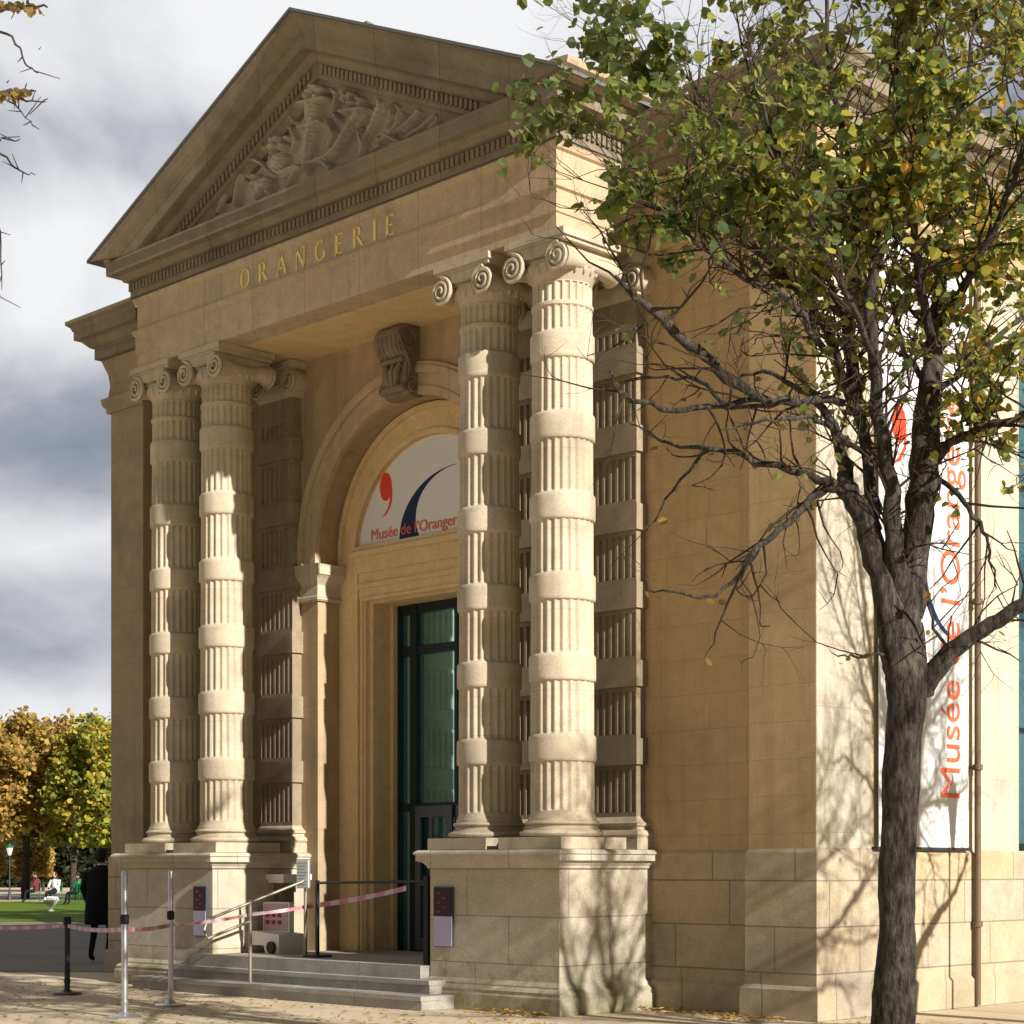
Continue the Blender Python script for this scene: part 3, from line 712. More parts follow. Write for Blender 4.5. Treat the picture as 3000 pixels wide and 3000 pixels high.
# --- pedestals
for s_ in (-1, 1):
    xi, xo = CX + s_ * 2.0, CX + s_ * 3.94; xa, xb = min(xi, xo), max(xi, xo); yf = 13.79
    p = MB(); p.box(xa, xb, yf, YW + .02, 0, 1.56)
    ped = part(p, 'pedestal', M['ped'])
    P_ = [(xa, YW), (xa, yf), (xb, yf), (xb, YW)]
    q = MB(); q.sweep(P_, [(-.1, 1.50), (.02, 1.50), (.03, 1.53), (.05, 1.55), (.06, 1.565), (.115, 1.585), (.115, 1.645), (.135, 1.655), (.135, 1.675), (.10, 1.70), (-.1, 1.70)])
    q.box(xa + .05, xb - .05, yf + .05, YW, 1.6, 1.699)
    part(q, 'pedestal_cap', M['ped'], parent=ped)
    q = MB(); q.sweep(P_, [(-.1, -.02), (.10, -.02), (.10, .17), (.085, .19), (.09, .225), (.06, .25), (.035, .265), (.035, .285), (.0, .33), (-.1, .33)])
    part(q, 'pedestal_foot', M['ped'], parent=ped)
# --- steps and landing
w = MB(); w.box(CX - 1.99, CX + 1.99, 13.83, YW + 1.2, 0, .44); 
st = part(w, 'landing', M['step'])
for (x0, x1, y0, y1, z) in ((-19.9, -14.52, 13.22, 13.52, .15), (-19.52, -14.72, 13.52, 13.68, .295), (-19.3, -15.0, 13.80, 13.83, .44)):
    w = MB(); w.box(x0, x1, y0, y1 + (.2 if z < .4 else 0), 0 if z < .2 else .0, z - (.002 if z > .4 else 0)); w.box(x0 - .01, x1 + .01, y0 - .02, y1, z - .045, z + .003)
    if z < .4: part(w, 'step', M['step'])
w = MB(); w.box(-19.3, -15.02, 13.66, 13.84, .30, .442); part(w, 'step', M['step'])
# --- archivolt, imposts and pier faces
w = MB()
for r0, r1, dpt in ((ARC_R - .004, ARC_R + .10, .05), (ARC_R + .10, ARC_R + .25, .035), (ARC_R + .25, ARC_R + .34, .075), (ARC_R + .34, ARC_R + .39, .05)):
    a0 = [(-r0, 5.4)] + arc(r0, ARC_S) + [(r0, 5.4)]; a1 = [(-r1, 5.4)] + arc(r1, ARC_S) + [(r1, 5.4)]
    w.strip(a0, a1, YW - dpt, YW + .02, xf)
part(w, 'archivolt', M['ent'])
for s_ in (-1, 1):
    w = MB(); xi = CX + s_ * ARC_R; xo = CX + s_ * 2.06
    P_ = [(xo, YW), (xi, YW), (xi, YW + .36)] if s_ < 0 else [(xi, YW + .36), (xi, YW), (xo, YW)]
    w.sweep(P_, [(-.05, 4.95), (.03, 4.95), (.05, 4.97), (.05, 5.0), (.03, 5.02), (.03, 5.16), (.05, 5.19), (.09, 5.24), (.12, 5.27), (.14, 5.28), (.14, 5.38), (.15, 5.41), (-.05, 5.42)])
    part(w, 'impost', M['ped'])
# keystone console
w = MB()
prof = [(YW, 8.075), (14.98, 8.07), (14.93, 8.03), (14.90, 7.95), (14.905, 7.84), (14.95, 7.74), (15.02, 7.69), (15.04, 7.64), (15.03, 7.55), (15.02, 7.45), (15.03, 7.34), (15.08, 7.25), (15.16, 7.22), (YW + .05, 7.24)]
w.prism(prof, -.22, .22, lambda a, b, d_: (CX + d_, a, b))
for sx in (-.225, .225):
    for cy, cz, rr, dr in ((15.06, 7.92, .13, 1), (15.13, 7.36, .095, -1)):
        pts = []; rad = []
        for i in range(40):
            t = i / 39; a = math.pi + dr * t * 2.2 * 2 * math.pi; r_ = rr * (1 - t) ** .9 + .012
            pts.append((CX + sx, cy + r_ * math.cos(a), cz + r_ * math.sin(a))); rad.append(.022 * (1 - .5 * t))
        w.tube(pts, rad, 6)
    w.tube([(CX + sx, 14.94, 7.82), (CX + sx, 15.02, 7.72), (CX + sx, 15.08, 7.6), (CX + sx, 15.06, 7.45)], [.02, .025, .025, .015], 6)
for k in range(5):
    u = -.16 + .08 * k; w.tube([(CX + u, 14.97, 8.0), (CX + u, 14.895, 7.92), (CX + u, 14.92, 7.8), (CX + u, 15.0, 7.7)], .016, 6)
for u in (-.12, 0, .12): w.tube([(CX + u, 15.02, 7.62), (CX + u * .8, 14.985, 7.52), (CX + u * .6, 15.0, 7.4), (CX + u * .3, 15.05, 7.28)], [.03, .045, .04, .02], 8)
w.tube([(CX - .22, 15.02, 7.32), (CX + .22, 15.02, 7.32)], .05, 10); w.tube([(CX - .2, 15.0, 7.66), (CX + .2, 15.0, 7.66)], .035, 10)
part(w, 'keystone', M['key'], True)
# --- recessed door surround, lunette and door
w = MB(); y0 = YW + .36
a_o = [(-ARC_R - .05, .4), (-ARC_R - .05, 5.5)] + arc(ARC_R + .05, ARC_S) + [(ARC_R + .05, 5.5), (ARC_R + .05, .4)]
a_i = [(-1.36, .4), (-1.37, 5.4)] + arc(1.42, 5.45) + [(1.37, 5.4), (1.36, .4)]
w.strip(a_i, a_o, y0, y0 + .3, xf)
rA = [(-ARC_R + .02, 5.25)] + arc(ARC_R - .02, ARC_S) + [(ARC_R - .02, 5.25)]; rB = [(-ARC_R + .09, 5.25)] + arc(ARC_R - .09, ARC_S) + [(ARC_R - .09, 5.25)]
w.strip(rB, rA, y0 - .05, y0 + .02, xf)
rA = [(-1.49, 5.40)] + arc(1.49, 5.45) + [(1.49, 5.40)]; rB = [(-1.42, 5.40)] + arc(1.42, 5.45) + [(1.42, 5.40)]
w.strip(rB, rA, y0 - .03, y0 + .02, xf)
# transom
w.box(CX - 1.47, CX + 1.47, y0 - .02, y0 + .32, 5.30, 5.64)
w.box(CX - 1.46, CX + 1.46, y0 - .075, y0 + .1, 5.50, 5.57)
w.box(CX - 1.38, CX + 1.38, y0 + .02, y0 + .34, 4.98, 5.31)
w.box(CX - 1.36, CX + 1.36, y0 - .01, y0 + .1, 5.10, 5.16)
for s_ in (-1, 1):
    for a, b, yy in ((1.36, 1.24, .03), (1.26, 1.16, .09)):
        w.box(CX + s_ * a, CX + s_ * b, y0 + yy, y0 + .5, .44, 5.0 - .001 * a)
    w.tube([(CX + s_ * 1.30, y0 + .03, .44), (CX + s_ * 1.30, y0 + .03, 4.97)], .035, 8)
w.box(CX - 1.16, CX + 1.16, y0 + .09, y0 + .5, 4.90, 4.981)
w.tube([(CX - 1.3, y0 + .03, 4.97), (CX + 1.3, y0 + .03, 4.97)], .034, 8)
w.box(CX - 1.20, CX - 1.10, y0 + .38, y0 + .46, .44, 4.93); w.box(CX + 1.10, CX + 1.20, y0 + .38, y0 + .46, .44, 4.93)
part(w, 'door_surround', M['cream'])
# lunette sign panel
w = MB(); YL = y0 + .06
w.prism([p for p in arc(1.43, 5.45, 40)], YL, YL + .03, xf)
lun = part(w, 'sign_panel', M['white'])
def flatpoly(poly, m, name, parent, y, th=.004):
    mb = MB(); mb.prism(poly, y - th, y, xf); return part(mb, name, m, parent=parent)
# red comma
cm = [(-.88 + .115 * math.cos(t) , 6.36 + .18 * math.sin(t)) for t in [2 * math.pi * k / 28 for k in range(28)]]
mb = MB(); mb.prism(cm, YL - .004, YL, xf)
tail_o = [(-.766, 6.37), (-.755, 6.27), (-.765, 6.17), (-.80, 6.08), (-.87, 6.01), (-.95, 5.975)]; tail_i = [(-.80, 6.33), (-.80, 6.25), (-.805, 6.17), (-.835, 6.09), (-.89, 6.025), (-.95, 5.982)]
mb.strip(tail_i, tail_o, YL - .0045, YL - .0003, xf)
part(mb, 'red_comma_mark', M['red'], parent=lun)
n = 18; so_ = []; si_ = []
for i in range(n + 1):
    t = i / n; u = -.62 + 1.05 * (1 - math.cos(t * math.pi / 2)) ; z = 5.655 + .80 * math.sin(t * math.pi / 2)
    wd = .36 * (1 - t) ** 1.5 + .012
    so_.append((u, z)); si_.append((u + wd * (1 - .3 * t), z - wd * .35 * t))
si_[0] = (-.25, 5.655)
mb = MB(); mb.strip(si_, so_, YL - .004, YL, xf); part(mb, 'navy_swoosh', M['navy'], parent=lun)
def text_obj(body, size, mt, name, parent, M4, ext=.002, spacing=1.0, sx=1.0):
    cu = bpy.data.curves.new(name, 'FONT'); cu.body = body; cu.size = size; cu.extrude = ext; cu.space_character = spacing; cu.offset = 0
    o = bpy.data.objects.new(name + '_tmp', cu); COL.objects.link(o); dg = bpy.context.evaluated_depsgraph_get()
    me = bpy.data.meshes.new_from_object(o.evaluated_get(dg)); bpy.data.objects.remove(o)
    me.transform(Matrix.Diagonal((sx, 1, 1, 1))); me.transform(M4); me.materials.clear(); me.materials.append(mt)
    r = bpy.data.objects.new(name, me); COL.objects.link(r); r.parent = parent
    r.matrix_parent_inverse = Matrix.Translation(-world_loc(parent)); return r
FRONT = Matrix(((1, 0, 0, 0), (0, 0, -1, 0), (0, 1, 0, 0), (0, 0, 0, 1)))
text_obj('Mus\u00e9e de l\u2019Orangerie', .20, M['redtext'], 'sign_text', lun, Matrix.Translation((CX - 1.17, YL - .009, 5.71)) @ FRONT, .002, 1.0, 1.0)
# glazed door
yd = y0 + .52
w = MB(); w.box(CX - 1.2, CX + 1.2, yd, yd + .02, .44, 4.95)
gl = part(w, 'door_glazing', M['glass'])
w = MB()
for a, b in ((-1.18, -1.06), (-.86, -.74), (-.03, .03), (.74, .86), (1.06, 1.18)): w.box(CX + a, CX + b, yd - .07, yd - .002, .44, 4.94)
for z0, z1 in ((4.78, 4.94), (4.25, 4.36), (2.24, 2.34)): w.box(CX - 1.06, CX + 1.06, yd - .06, yd - .003, z0, z1)
part(w, 'door_frame', M['frame'])
for s_ in (-1, 1):
    w = MB(); a, b = (-.73, -.04) if s_ < 0 else (.04, .73)
    for q0, q1 in ((a, a + .1), (b - .1, b)): w.box(CX + q0, CX + q1, yd - .10, yd - .062, .46, 2.3)
    for z0, z1 in ((.46, .62), (2.16, 2.3), (1.28, 1.34)): w.box(CX + a + .1, CX + b - .1, yd - .098, yd - .064, z0, z1)
    w.box(CX + a + .26, CX + a + .32, yd - .096, yd - .066, .62, 2.16)
    dd = part(w, 'door_leaf', M['greyframe'])
    w = MB(); hx = CX + (b - .05 if s_ < 0 else a + .05); w.tube([(hx, yd - .15, 1.2), (hx, yd - .17, 1.25), (hx, yd - .17, 1.75), (hx, yd - .15, 1.8)], .012, 8)
    part(w, 'door_handle', M['metal'], True, dd)
# inner back room to stop light leaks
w = MB(); w.box(CX - 3, CX + 3, YW + .95, YW + 1.0, 0, 8); part(w, 'inner_wall', M['black'])
# drainpipe
w = MB(); w.tube([(XR + .09, 17.90, .02), (XR + .09, 17.90, 8.1), (XR + .12, 17.90, 8.6)], .036, 12)
for z in (.9, 2.6, 4.4, 6.2): w.tube([(XR + .09, 17.90, z - .03), (XR + .09, 17.90, z + .03)], .056, 12); w.box(XR, XR + .09, 17.88, 17.92, z - .015, z + .015)
part(w, 'drainpipe', M['brownmetal'], True)

# ================================================================ banner on the side wall
bx = XR + .07
ban = empty('wall_banner', (bx, 16.9, 1.7), 'tall white vertical banner with red lettering on the sunlit side wall behind the tree', 'banner')
w = MB(); w.box(bx - .01, bx, 16.04, 17.74, 1.72, 8.0); w.build('fabric', M['banner'], ban)
for z in (1.71, 8.01):
    w = MB(); w.tube([(bx - .005, 16.0, z), (bx - .005, 17.78, z)], .018, 8)
    for yy in (16.02, 17.76): w.box(XR, bx, yy - .015, yy + .015, z - .015, z + .015)
    w.build('banner_rod', M['darkmetal'], ban)
w = MB()
for k in range(34): z = 6.62 + k * .038; w.box(bx + .0005, bx + .003, 16.5, 17.45, z, z + .013)
w.build('printed_lines', M['grey_line'], ban)
# letters run upward: glyph x -> +z, glyph y -> -y (towards the left in the picture)
UPM = Matrix(((0, 0, 1, 0), (0, -1, 0, 0), (1, 0, 0, 0), (0, 0, 0, 1)))
text_obj('Mus\u00e9e de l\u2019Orangerie', .54, M['redtext'], 'banner_text', ban, Matrix.Translation((bx + .004, 17.56, 2.22)) @ UPM, .002, 1.0, .92)
w = MB(); yz = lambda u, v_, d_: (d_, u, v_)
w.prism([(16.40 + .13 * math.cos(t), 6.08 + .20 * math.sin(t)) for t in [2 * math.pi * k / 24 for k in range(24)]], bx + .0008, bx + .004, yz)
w.strip([(16.50, 6.02), (16.49, 5.86), (16.40, 5.74), (16.28, 5.66)], [(16.535, 6.05), (16.53, 5.84), (16.42, 5.70), (16.28, 5.65)], bx + .0012, bx + .0045, yz)
w.build('red_comma_mark', M['red'], ban)
w = MB(); so_ = []; si_ = []
for i in range(17):
    t = i / 16; u = 16.90 + .72 * (1 - math.cos(t * math.pi / 2)); z = 4.75 - .80 * math.sin(t * math.pi / 2); wd = .17 * (1 - t) ** 1.3 + .02
    so_.append((u, z)); si_.append((u - wd * (1 - t * .7), z - wd * t))
w.strip(si_, so_, bx + .0008, bx + .004, yz); w.build('navy_swoosh', M['navy'], ban)

# ================================================================ posters on the pedestals
for (px0, px1, py0, py1, lab) in ((1271, 1327, 2598, 2776, 'dark and lavender poster fixed to the right-hand pedestal'), (567, 605, 2596, 2744, 'dark and lavender poster fixed to the left-hand pedestal behind the tape')):
    a = atY(px0, py0, 13.77); b = atY(px1, py1, 13.77); mid = a.z * .51 + b.z * .49
    e_ = empty('poster', ((a.x + b.x) / 2, 13.77, b.z), lab, 'poster', 'posters on the two pedestals')
    w = MB(); w.box(a.x, b.x, 13.765, 13.786, b.z, a.z); w.build('board', M['greyframe'], e_)
    w = MB(); w.box(a.x + .01, b.x - .01, 13.758, 13.7648, mid + .004, a.z - .01); w.build('dark_print', M['darkprint'], e_)
    w = MB(); w.box(a.x + .01, b.x - .01, 13.758, 13.7648, b.z + .01, mid); w.build('lavender_print', M['lav'], e_)
    w = MB()
    for k in range(5): x = a.x + .06 + (b.x - a.x - .16) * (k % 2) * .6; z = a.z - .06 - k * .05; w.box(x, x + .05, 13.755, 13.7579, z - .02, z)
    w.build('red_print', M['crimson'], e_)
# ================================================================ barrier posts and tape
def barrier_post(loc, h, label, m, r=.032):
    e_ = empty('barrier_post', loc, label, 'barrier post', 'posts holding the red and white tape')
    x, y, z = loc
    w = MB(); w.lathe(x, y, [(.17, z + .0), (.175, z + .012), (.16, z + .025), (.06, z + .04), (.045, z + .06)], 28); w.build('foot', m, e_, True)
    w = MB(); w.lathe(x, y, [(r, z + .05), (r, z + h - .03), (r * .9, z + h - .01), (r * .5, z + h)], 16); w.lathe(x, y, [(r + .006, z + .14), (r + .008, z + .16), (r + .006, z + .18)], 16); w.build('pole', m, e_, True)
    w = MB(); zz = z + (.99 if h > 1.2 else h - .04); w.lathe(x, y, [(r + .002, zz - .05), (r + .014, zz - .04), (r + .014, zz + .04), (r + .002, zz + .05)], 16); w.build('tape_clip', M['black'], e_, True)
    return e_
pA = gnd(365, 2982); pB = gnd(500, 2947); pC = gnd(197, 2914)
barrier_post((pA.x, pA.y, 0), 1.48, 'tall pale steel post nearest the camera, left of the steps', M['metal'])
barrier_post((pB.x, pB.y, 0), 1.48, 'tall pale steel post standing in front of the left pedestal', M['metal'], .028)
barrier_post((pC.x, pC.y, 0), .92, 'short dark barrier post farthest left, on the path', M['darkmetal'], .034)
def tapemat():
    m = bpy.data.materials.new('red_white_tape'); m.use_nodes = True; nt = m.node_tree; B = nt.nodes['Principled BSDF']; B.inputs['Roughness'].default_value = .5
    tcn = nt.nodes.new('ShaderNodeTexCoord'); sp = nt.nodes.new('ShaderNodeSeparateXYZ'); nt.links.new(tcn.outputs['Object'], sp.inputs[0])
    a = nt.nodes.new('ShaderNodeMath'); a.operation = 'MULTIPLY'; a.inputs[1].default_value = 2.6; nt.links.new(sp.outputs[0], a.inputs[0])
    b = nt.nodes.new('ShaderNodeMath'); b.operation = 'FRACT'; nt.links.new(a.outputs[0], b.inputs[0])
    c = nt.nodes.new('ShaderNodeMath'); c.operation = 'GREATER_THAN'; c.inputs[1].default_value = .5; nt.links.new(b.outputs[0], c.inputs[0])
    nt.links.new(mixc(nt, (.46, .17, .19), (.52, .38, .41), c.outputs[0]), B.inputs['Base Color']); return m
M['tape'] = tapemat()
def ribbon(mb, p0, p1, sag, w=.045, n=16, twist=0):
    vs = []; fs = []; d0 = (Vector(p1) - Vector(p0)); side = Vector((d0.y, -d0.x, 0)).normalized()
    for i in range(n + 1):
        t = i / n; p = Vector(p0).lerp(Vector(p1), t); p.z -= sag * 4 * t * (1 - t); a = twist * math.sin(t * math.pi * 2)
        up = Vector((0, 0, 1)) * math.cos(a) + side * math.sin(a); th = side * .001
        vs += [p - up * w / 2 - th, p + up * w / 2 - th, p + up * w / 2 + th, p - up * w / 2 + th]
    for i in range(n):
        for k in range(4): fs.append((4 * i + k, 4 * i + (k + 1) % 4, 4 * i + 4 + (k + 1) % 4, 4 * i + 4 + k))
    fs += [(0, 1, 2, 3), (4 * n + 3, 4 * n + 2, 4 * n + 1, 4 * n)]
    mb.add(vs, fs)
T = MB()
tA = at(365, 2722, (Vector((pA.x, pA.y)).dot((VX, VY)))); tB = at(500, 2710, Vector((pB.x, pB.y)).dot((VX, VY))); tC = at(197, 2712, Vector((pC.x, pC.y)).dot((VX, VY)))
tE = atY(1190, 2602, 13.9); tL = at(-120, 2716, 24.5); tM = atY(738, 2678, 13.5); tN = atY(905, 2655, 14.2)
ribbon(T, tL, tC, .02); ribbon(T, tC, tA, .03); ribbon(T, tA, tB, .02, twist=.5); ribbon(T, tB, tM, .02, twist=.9); ribbon(T, tM, tN, .01, twist=.6); ribbon(T, tN, tE, .02, .06, twist=.4)
tag(T.build('barrier_tape', M['tape']), 'red and white striped tape strung between the posts across the steps', 'tape')
# handrail on the steps
hr = empty('handrail', (-19.0, 14.0, .1), 'thin brown sloping handrail with two posts on the left side of the steps', 'handrail')
h0 = gnd(733, 2880, .15); h1 = gnd(895, 2803, .44)
h0.y = max(h0.y, 13.36)
w = MB(); w.tube([(h0.x, h0.y, .15), (h0.x, h0.y, 1.13)], .022, 10); w.build('post', M['rail'], hr, True)
w = MB(); w.tube([(h1.x, h1.y, .44), (h1.x, h1.y, 1.36)], .022, 10); w.build('post', M['rail'], hr, True)
dv = (Vector((h1.x, h1.y, 1.36)) - Vector((h0.x, h0.y, 1.10)))
w = MB(); e0 = Vector((h0.x, h0.y, 1.10)) - dv * .75; e1 = Vector((h1.x, h1.y, 1.36)); low = Vector((0, 0, -.22))
w.tube([e1, Vector((h0.x, h0.y, 1.10)), e0, e0 + low * .5 - dv * .06, e0 + low, Vector((h0.x, h0.y, 1.10)) + low], .018, 10)
w.build('rail', M['rail'], hr, True)
# black barrier across the landing
bb = empty('landing_barrier', (-16.5, 14.1, .44), 'black rail barrier with a flat end post beside the right pedestal on the landing', 'barrier')
q0 = gnd(1250, 2828, .44); q1 = atY(930, 2590, q0.y + .35)
w = MB(); w.box(q0.x - .035, q0.x + .035, q0.y - .02, q0.y + .02, .44, 1.42); w.build('end_post', M['black'], bb)
w = MB(); w.box(q1.x - .018, q1.x + .018, q1.y - .018, q1.y + .018, .44, 1.36); w.box(q1.x - .12, q1.x + .12, q1.y - .12, q1.y + .12, .441, .47); w.build('post', M['darkmetal'], bb)
w = MB(); w.tube([(q1.x, q1.y, 1.33), (q0.x, q0.y, 1.36)], .016, 8); w.build('rail', M['black'], bb, True)
# notice sheet on the handrail top
a = atY(870, 2520, h1.y - .03); b = atY(904, 2600, h1.y - .03)
nn_ = empty('notice_board', ((a.x + b.x) / 2, h1.y, 1.36), 'small white printed notice on top of the handrail post by the door', 'notice')
w = MB(); w.box(a.x, b.x, h1.y - .035, h1.y - .025, b.z, a.z); w.build('sheet', M['white'], nn_)
w = MB()
for k in range(8): z = a.z - .03 - k * .037; w.box(a.x + .02, b.x - .02 - (k % 3) * .02, h1.y - .0375, h1.y - .0352, z - .008, z)
w.build('printed_lines', M['grey_line'], nn_)
w = MB(); w.box(a.x - .012, b.x + .012, h1.y - .0248, h1.y - .012, b.z - .012, a.z + .012); w.tube([((a.x + b.x) / 2, h1.y - .01, 1.30), ((a.x + b.x) / 2, h1.y - .01, b.z + .05)], .014, 8); w.build('backboard', M['metal'], nn_)
# wheeled pavement sign and counter on the landing
s0 = gnd(745, 2790, .44); yS = 14.55
sg = empty('pavement_sign', (-18.6, yS, .44), 'low white wheeled sign base with a pink printed panel on the landing', 'sign')
A0 = atY(742, 2790, yS); A1 = atY(858, 2790, yS)
w = MB(); xa, xb = A0.x, A1.x
w.prism([(xa, .44), (xa + .22 * (xb - xa), .44), (xa + .26 * (xb - xa), .54), (xa + .62 * (xb - xa), .54), (xa + .66 * (xb - xa), .44), (xb, .44), (xb, .68), (xa + .26 * (xb - xa), .72), (xa + .1 * (xb - xa), .62)], yS - .22, yS + .22, lambda u, v_, d_: (u, d_, v_))
w.build('base', M['white'], sg)
w = MB(); w.prism([(xb - .13 + .075 * math.cos(t), .52 + .075 * math.sin(t)) for t in [2 * math.pi * k / 20 for k in range(20)]], yS - .26, yS - .222, lambda u, v_, d_: (u, d_, v_)); w.build('wheel', M['black'], sg)
w = MB(); w.box(xa + .30 * (xb - xa), xb - .03, yS - .03, yS + .03, .70, 1.08); w.build('frame_panel', M['white'], sg)
M['pink'] = mat('pink_print', (.52, .36, .42), .6)
w = MB(); w.box(xa + .33 * (xb - xa), xb - .06, yS - .036, yS - .031, .72, 1.06); pk = w.build('pink_print', M['pink'], sg)
w = MB()
for k in range(6): x = xa + .38 * (xb - xa) + (k % 3) * .12; z = .80 + .09 * (k // 3); w.box(x, x + .08, yS - .04, yS - .0365, z, z + .05)
w.build('red_print', M['crimson'], sg)
tb = empty('counter_table', (-18.5, 14.9, .44), 'white topped counter on a dark pedestal behind the wheeled sign', 'table')
B0 = atY(738, 2590, 14.85); B1 = atY(872, 2590, 14.85); zt = 1.36
w = MB(); w.box(B0.x, B1.x, 14.62, 15.08, zt, zt + .07); w.box(B0.x + .05, B1.x - .05, 14.66, 15.04, zt - .04, zt); w.build('top', M['white'], tb)
w = MB(); w.box(B0.x + .2, B1.x - .2, 14.75, 14.95, .5, zt - .04); w.box(B0.x + .1, B1.x - .1, 14.7, 15.0, .44, .5); w.build('leg', M['key'], tb)

# ================================================================ people
def skinned(name, joints, edges, rads, m, parent, sub=1):
    me = bpy.data.meshes.new(name); me.from_pydata(joints, edges, []); o = bpy.data.objects.new(name, me); COL.objects.link(o)
    o.modifiers.new('skin', 'SKIN')
    if not me.skin_vertices: me.attributes  # layer is made by the modifier
    lay = me.skin_vertices[0] if me.skin_vertices else None
    if lay is None:
        import bmesh
        bm = bmesh.new(); bm.from_mesh(me); bm.verts.layers.skin.verify(); bm.to_mesh(me); bm.free(); lay = me.skin_vertices[0]
    for i, r_ in enumerate(rads):
        lay.data[i].radius = r_ if hasattr(r_, '__len__') else (r_, r_)
    lay.data[0].use_root = True
    s_ = o.modifiers.new('sub', 'SUBSURF'); s_.levels = sub; s_.render_levels = sub
    me.materials.append(m); o.parent = parent
    for mo in o.modifiers:
        if mo.type == 'SKIN': mo.use_smooth_shade = True
    return o
pp = gnd(296, 2818)
per = empty('person', (pp.x, pp.y, 0), 'person in a long black coat seen from behind in the shade left of the museum', 'person', rz=R(35))
J = [(0, 0, .98), (0, .01, 1.15), (0, .02, 1.35), (0, .02, 1.50), (0, .03, 1.60),
     (.10, 0, .92), (.12, .10, .50), (.12, -.02, .09), (.12, .13, .04),
     (-.10, 0, .92), (-.12, .02, .50), (-.13, -.12, .10), (-.13, .02, .04),
     (.20, .02, 1.46), (.28, .0, 1.18), (.27, .10, .93), (-.20, .02, 1.46), (-.28, .02, 1.18), (-.25, .16, .96)]
E_ = [(0, 1), (1, 2), (2, 3), (3, 4), (0, 5), (5, 6), (6, 7), (7, 8), (0, 9), (9, 10), (10, 11), (11, 12), (2, 13), (13, 14), (14, 15), (2, 16), (16, 17), (17, 18)]
Rr = [(.15, .11), (.14, .10), (.17, .11), (.06, .06), (.055, .055), .09, .062, .045, .04, .09, .062, .045, .04, .07, .05, .035, .07, .05, .035]
skinned('body', J, E_, Rr, M['trousers'], per)
w = MB(); rings = [(.02, 1.56, .07, .07), (.02, 1.52, .14, .09), (.02, 1.46, .24, .12), (.02, 1.36, .255, .15), (.01, 1.2, .245, .155), (0, 1.05, .25, .16), (0, .9, .27, .175), (.01, .75, .285, .185), (.01, .62, .29, .19), (.01, .60, .27, .175)]
vs = []; fs = []; sg_ = 28
for cy, z, rx, ry in rings:
    for k in range(sg_):
        a = 2 * math.pi * k / sg_; wv = 1 + (.035 * math.sin(5 * a) if z < 1.1 else 0); vs.append((rx * wv * math.cos(a), cy + ry * wv * math.sin(a), z))
for j in range(len(rings) - 1):
    for k in range(sg_): k2 = (k + 1) % sg_; fs.append((j * sg_ + k, j * sg_ + k2, (j + 1) * sg_ + k2, (j + 1) * sg_ + k))
w.add(vs, fs); w.tube([(.22, .02, 1.44), (.30, .0, 1.18), (.30, .10, .95)], [.085, .07, .058], 12); w.tube([(-.22, .02, 1.44), (-.30, .02, 1.18), (-.28, .16, .97)], [.085, .07, .058], 12)
w.build('coat', M['coat'], per, True, off=1)
def head_mesh(mb, c, s=1.0):
    prof = [(.02, -.125), (.055, -.11), (.072, -.07), (.080, -.02), (.083, .03), (.075, .08), (.05, .115), (.01, .13)]
    vs = []; fs = []; seg = 18
    for r_, z in prof:
        for k in range(seg): a = 2 * math.pi * k / seg; vs.append((c[0] + s * r_ * math.cos(a) * .92, c[1] + s * r_ * math.sin(a) * 1.15, c[2] + s * z))
    for j in range(len(prof) - 1):
        for k in range(seg): k2 = (k + 1) % seg; fs.append((j * seg + k, j * seg + k2, (j + 1) * seg + k2, (j + 1) * seg + k))
    mb.add(vs, fs)
    mb.tube([(c[0], c[1] + s * .09, c[2] + s * .0), (c[0], c[1] + s * .12, c[2] - s * .035)], [s * .012, s * .018], 8)
    for sx in (-1, 1): mb.tube([(c[0] + sx * s * .078, c[1], c[2] - s * .03), (c[0] + sx * s * .09, c[1] - s * .01, c[2] + s * .02)], [s * .014, s * .02], 8)
w = MB(); head_mesh(w, (0, .03, 1.70)); w.tube([(0, .02, 1.52), (0, .03, 1.62)], .055, 12)
hd = w.build('head', M['skin'], per, True, off=1)
w = MB(); w.lathe(0, .015, [(.086, 1.66), (.096, 1.70), (.094, 1.76), (.075, 1.81), (.04, 1.84), (.005, 1.845)], 18, 1, 1.12); w.lathe(0, -.02, [(.05, 1.60), (.08, 1.64), (.088, 1.70)], 18, 1, .9)
w.build('hair', M['hair'], per, True, off=1)
w = MB(); w.tube([(0.0, .02, 1.545), (0, .02, 1.575)], [.075, .062], 16); w.build('collar', M['lampglass'], per, True, off=1)
for sx, hy, hz in ((1, .11, .92), (-1, .17, .94)):
    w = MB(); x = sx * (.30 if sx > 0 else .28)
    w.tube([(x, hy, hz), (x, hy + .01, hz - .05), (x, hy + .01, hz - .09)], [.024, .036, .03], 8)
    for k in range(4): w.tube([(x - .012 * sx, hy - .02 + k * .018, hz - .085), (x - .016 * sx, hy - .02 + k * .019, hz - .125), (x - .028 * sx, hy - .02 + k * .018, hz - .15 + .006 * abs(k - 1))], [.0095, .009, .007], 6)
    w.tube([(x - .02 * sx, hy + .035, hz - .04), (x - .03 * sx, hy + .055, hz - .075), (x - .03 * sx, hy + .05, hz - .10)], [.011, .01, .008], 6)
    w.build('hand', M['skin'], per, True, off=1)
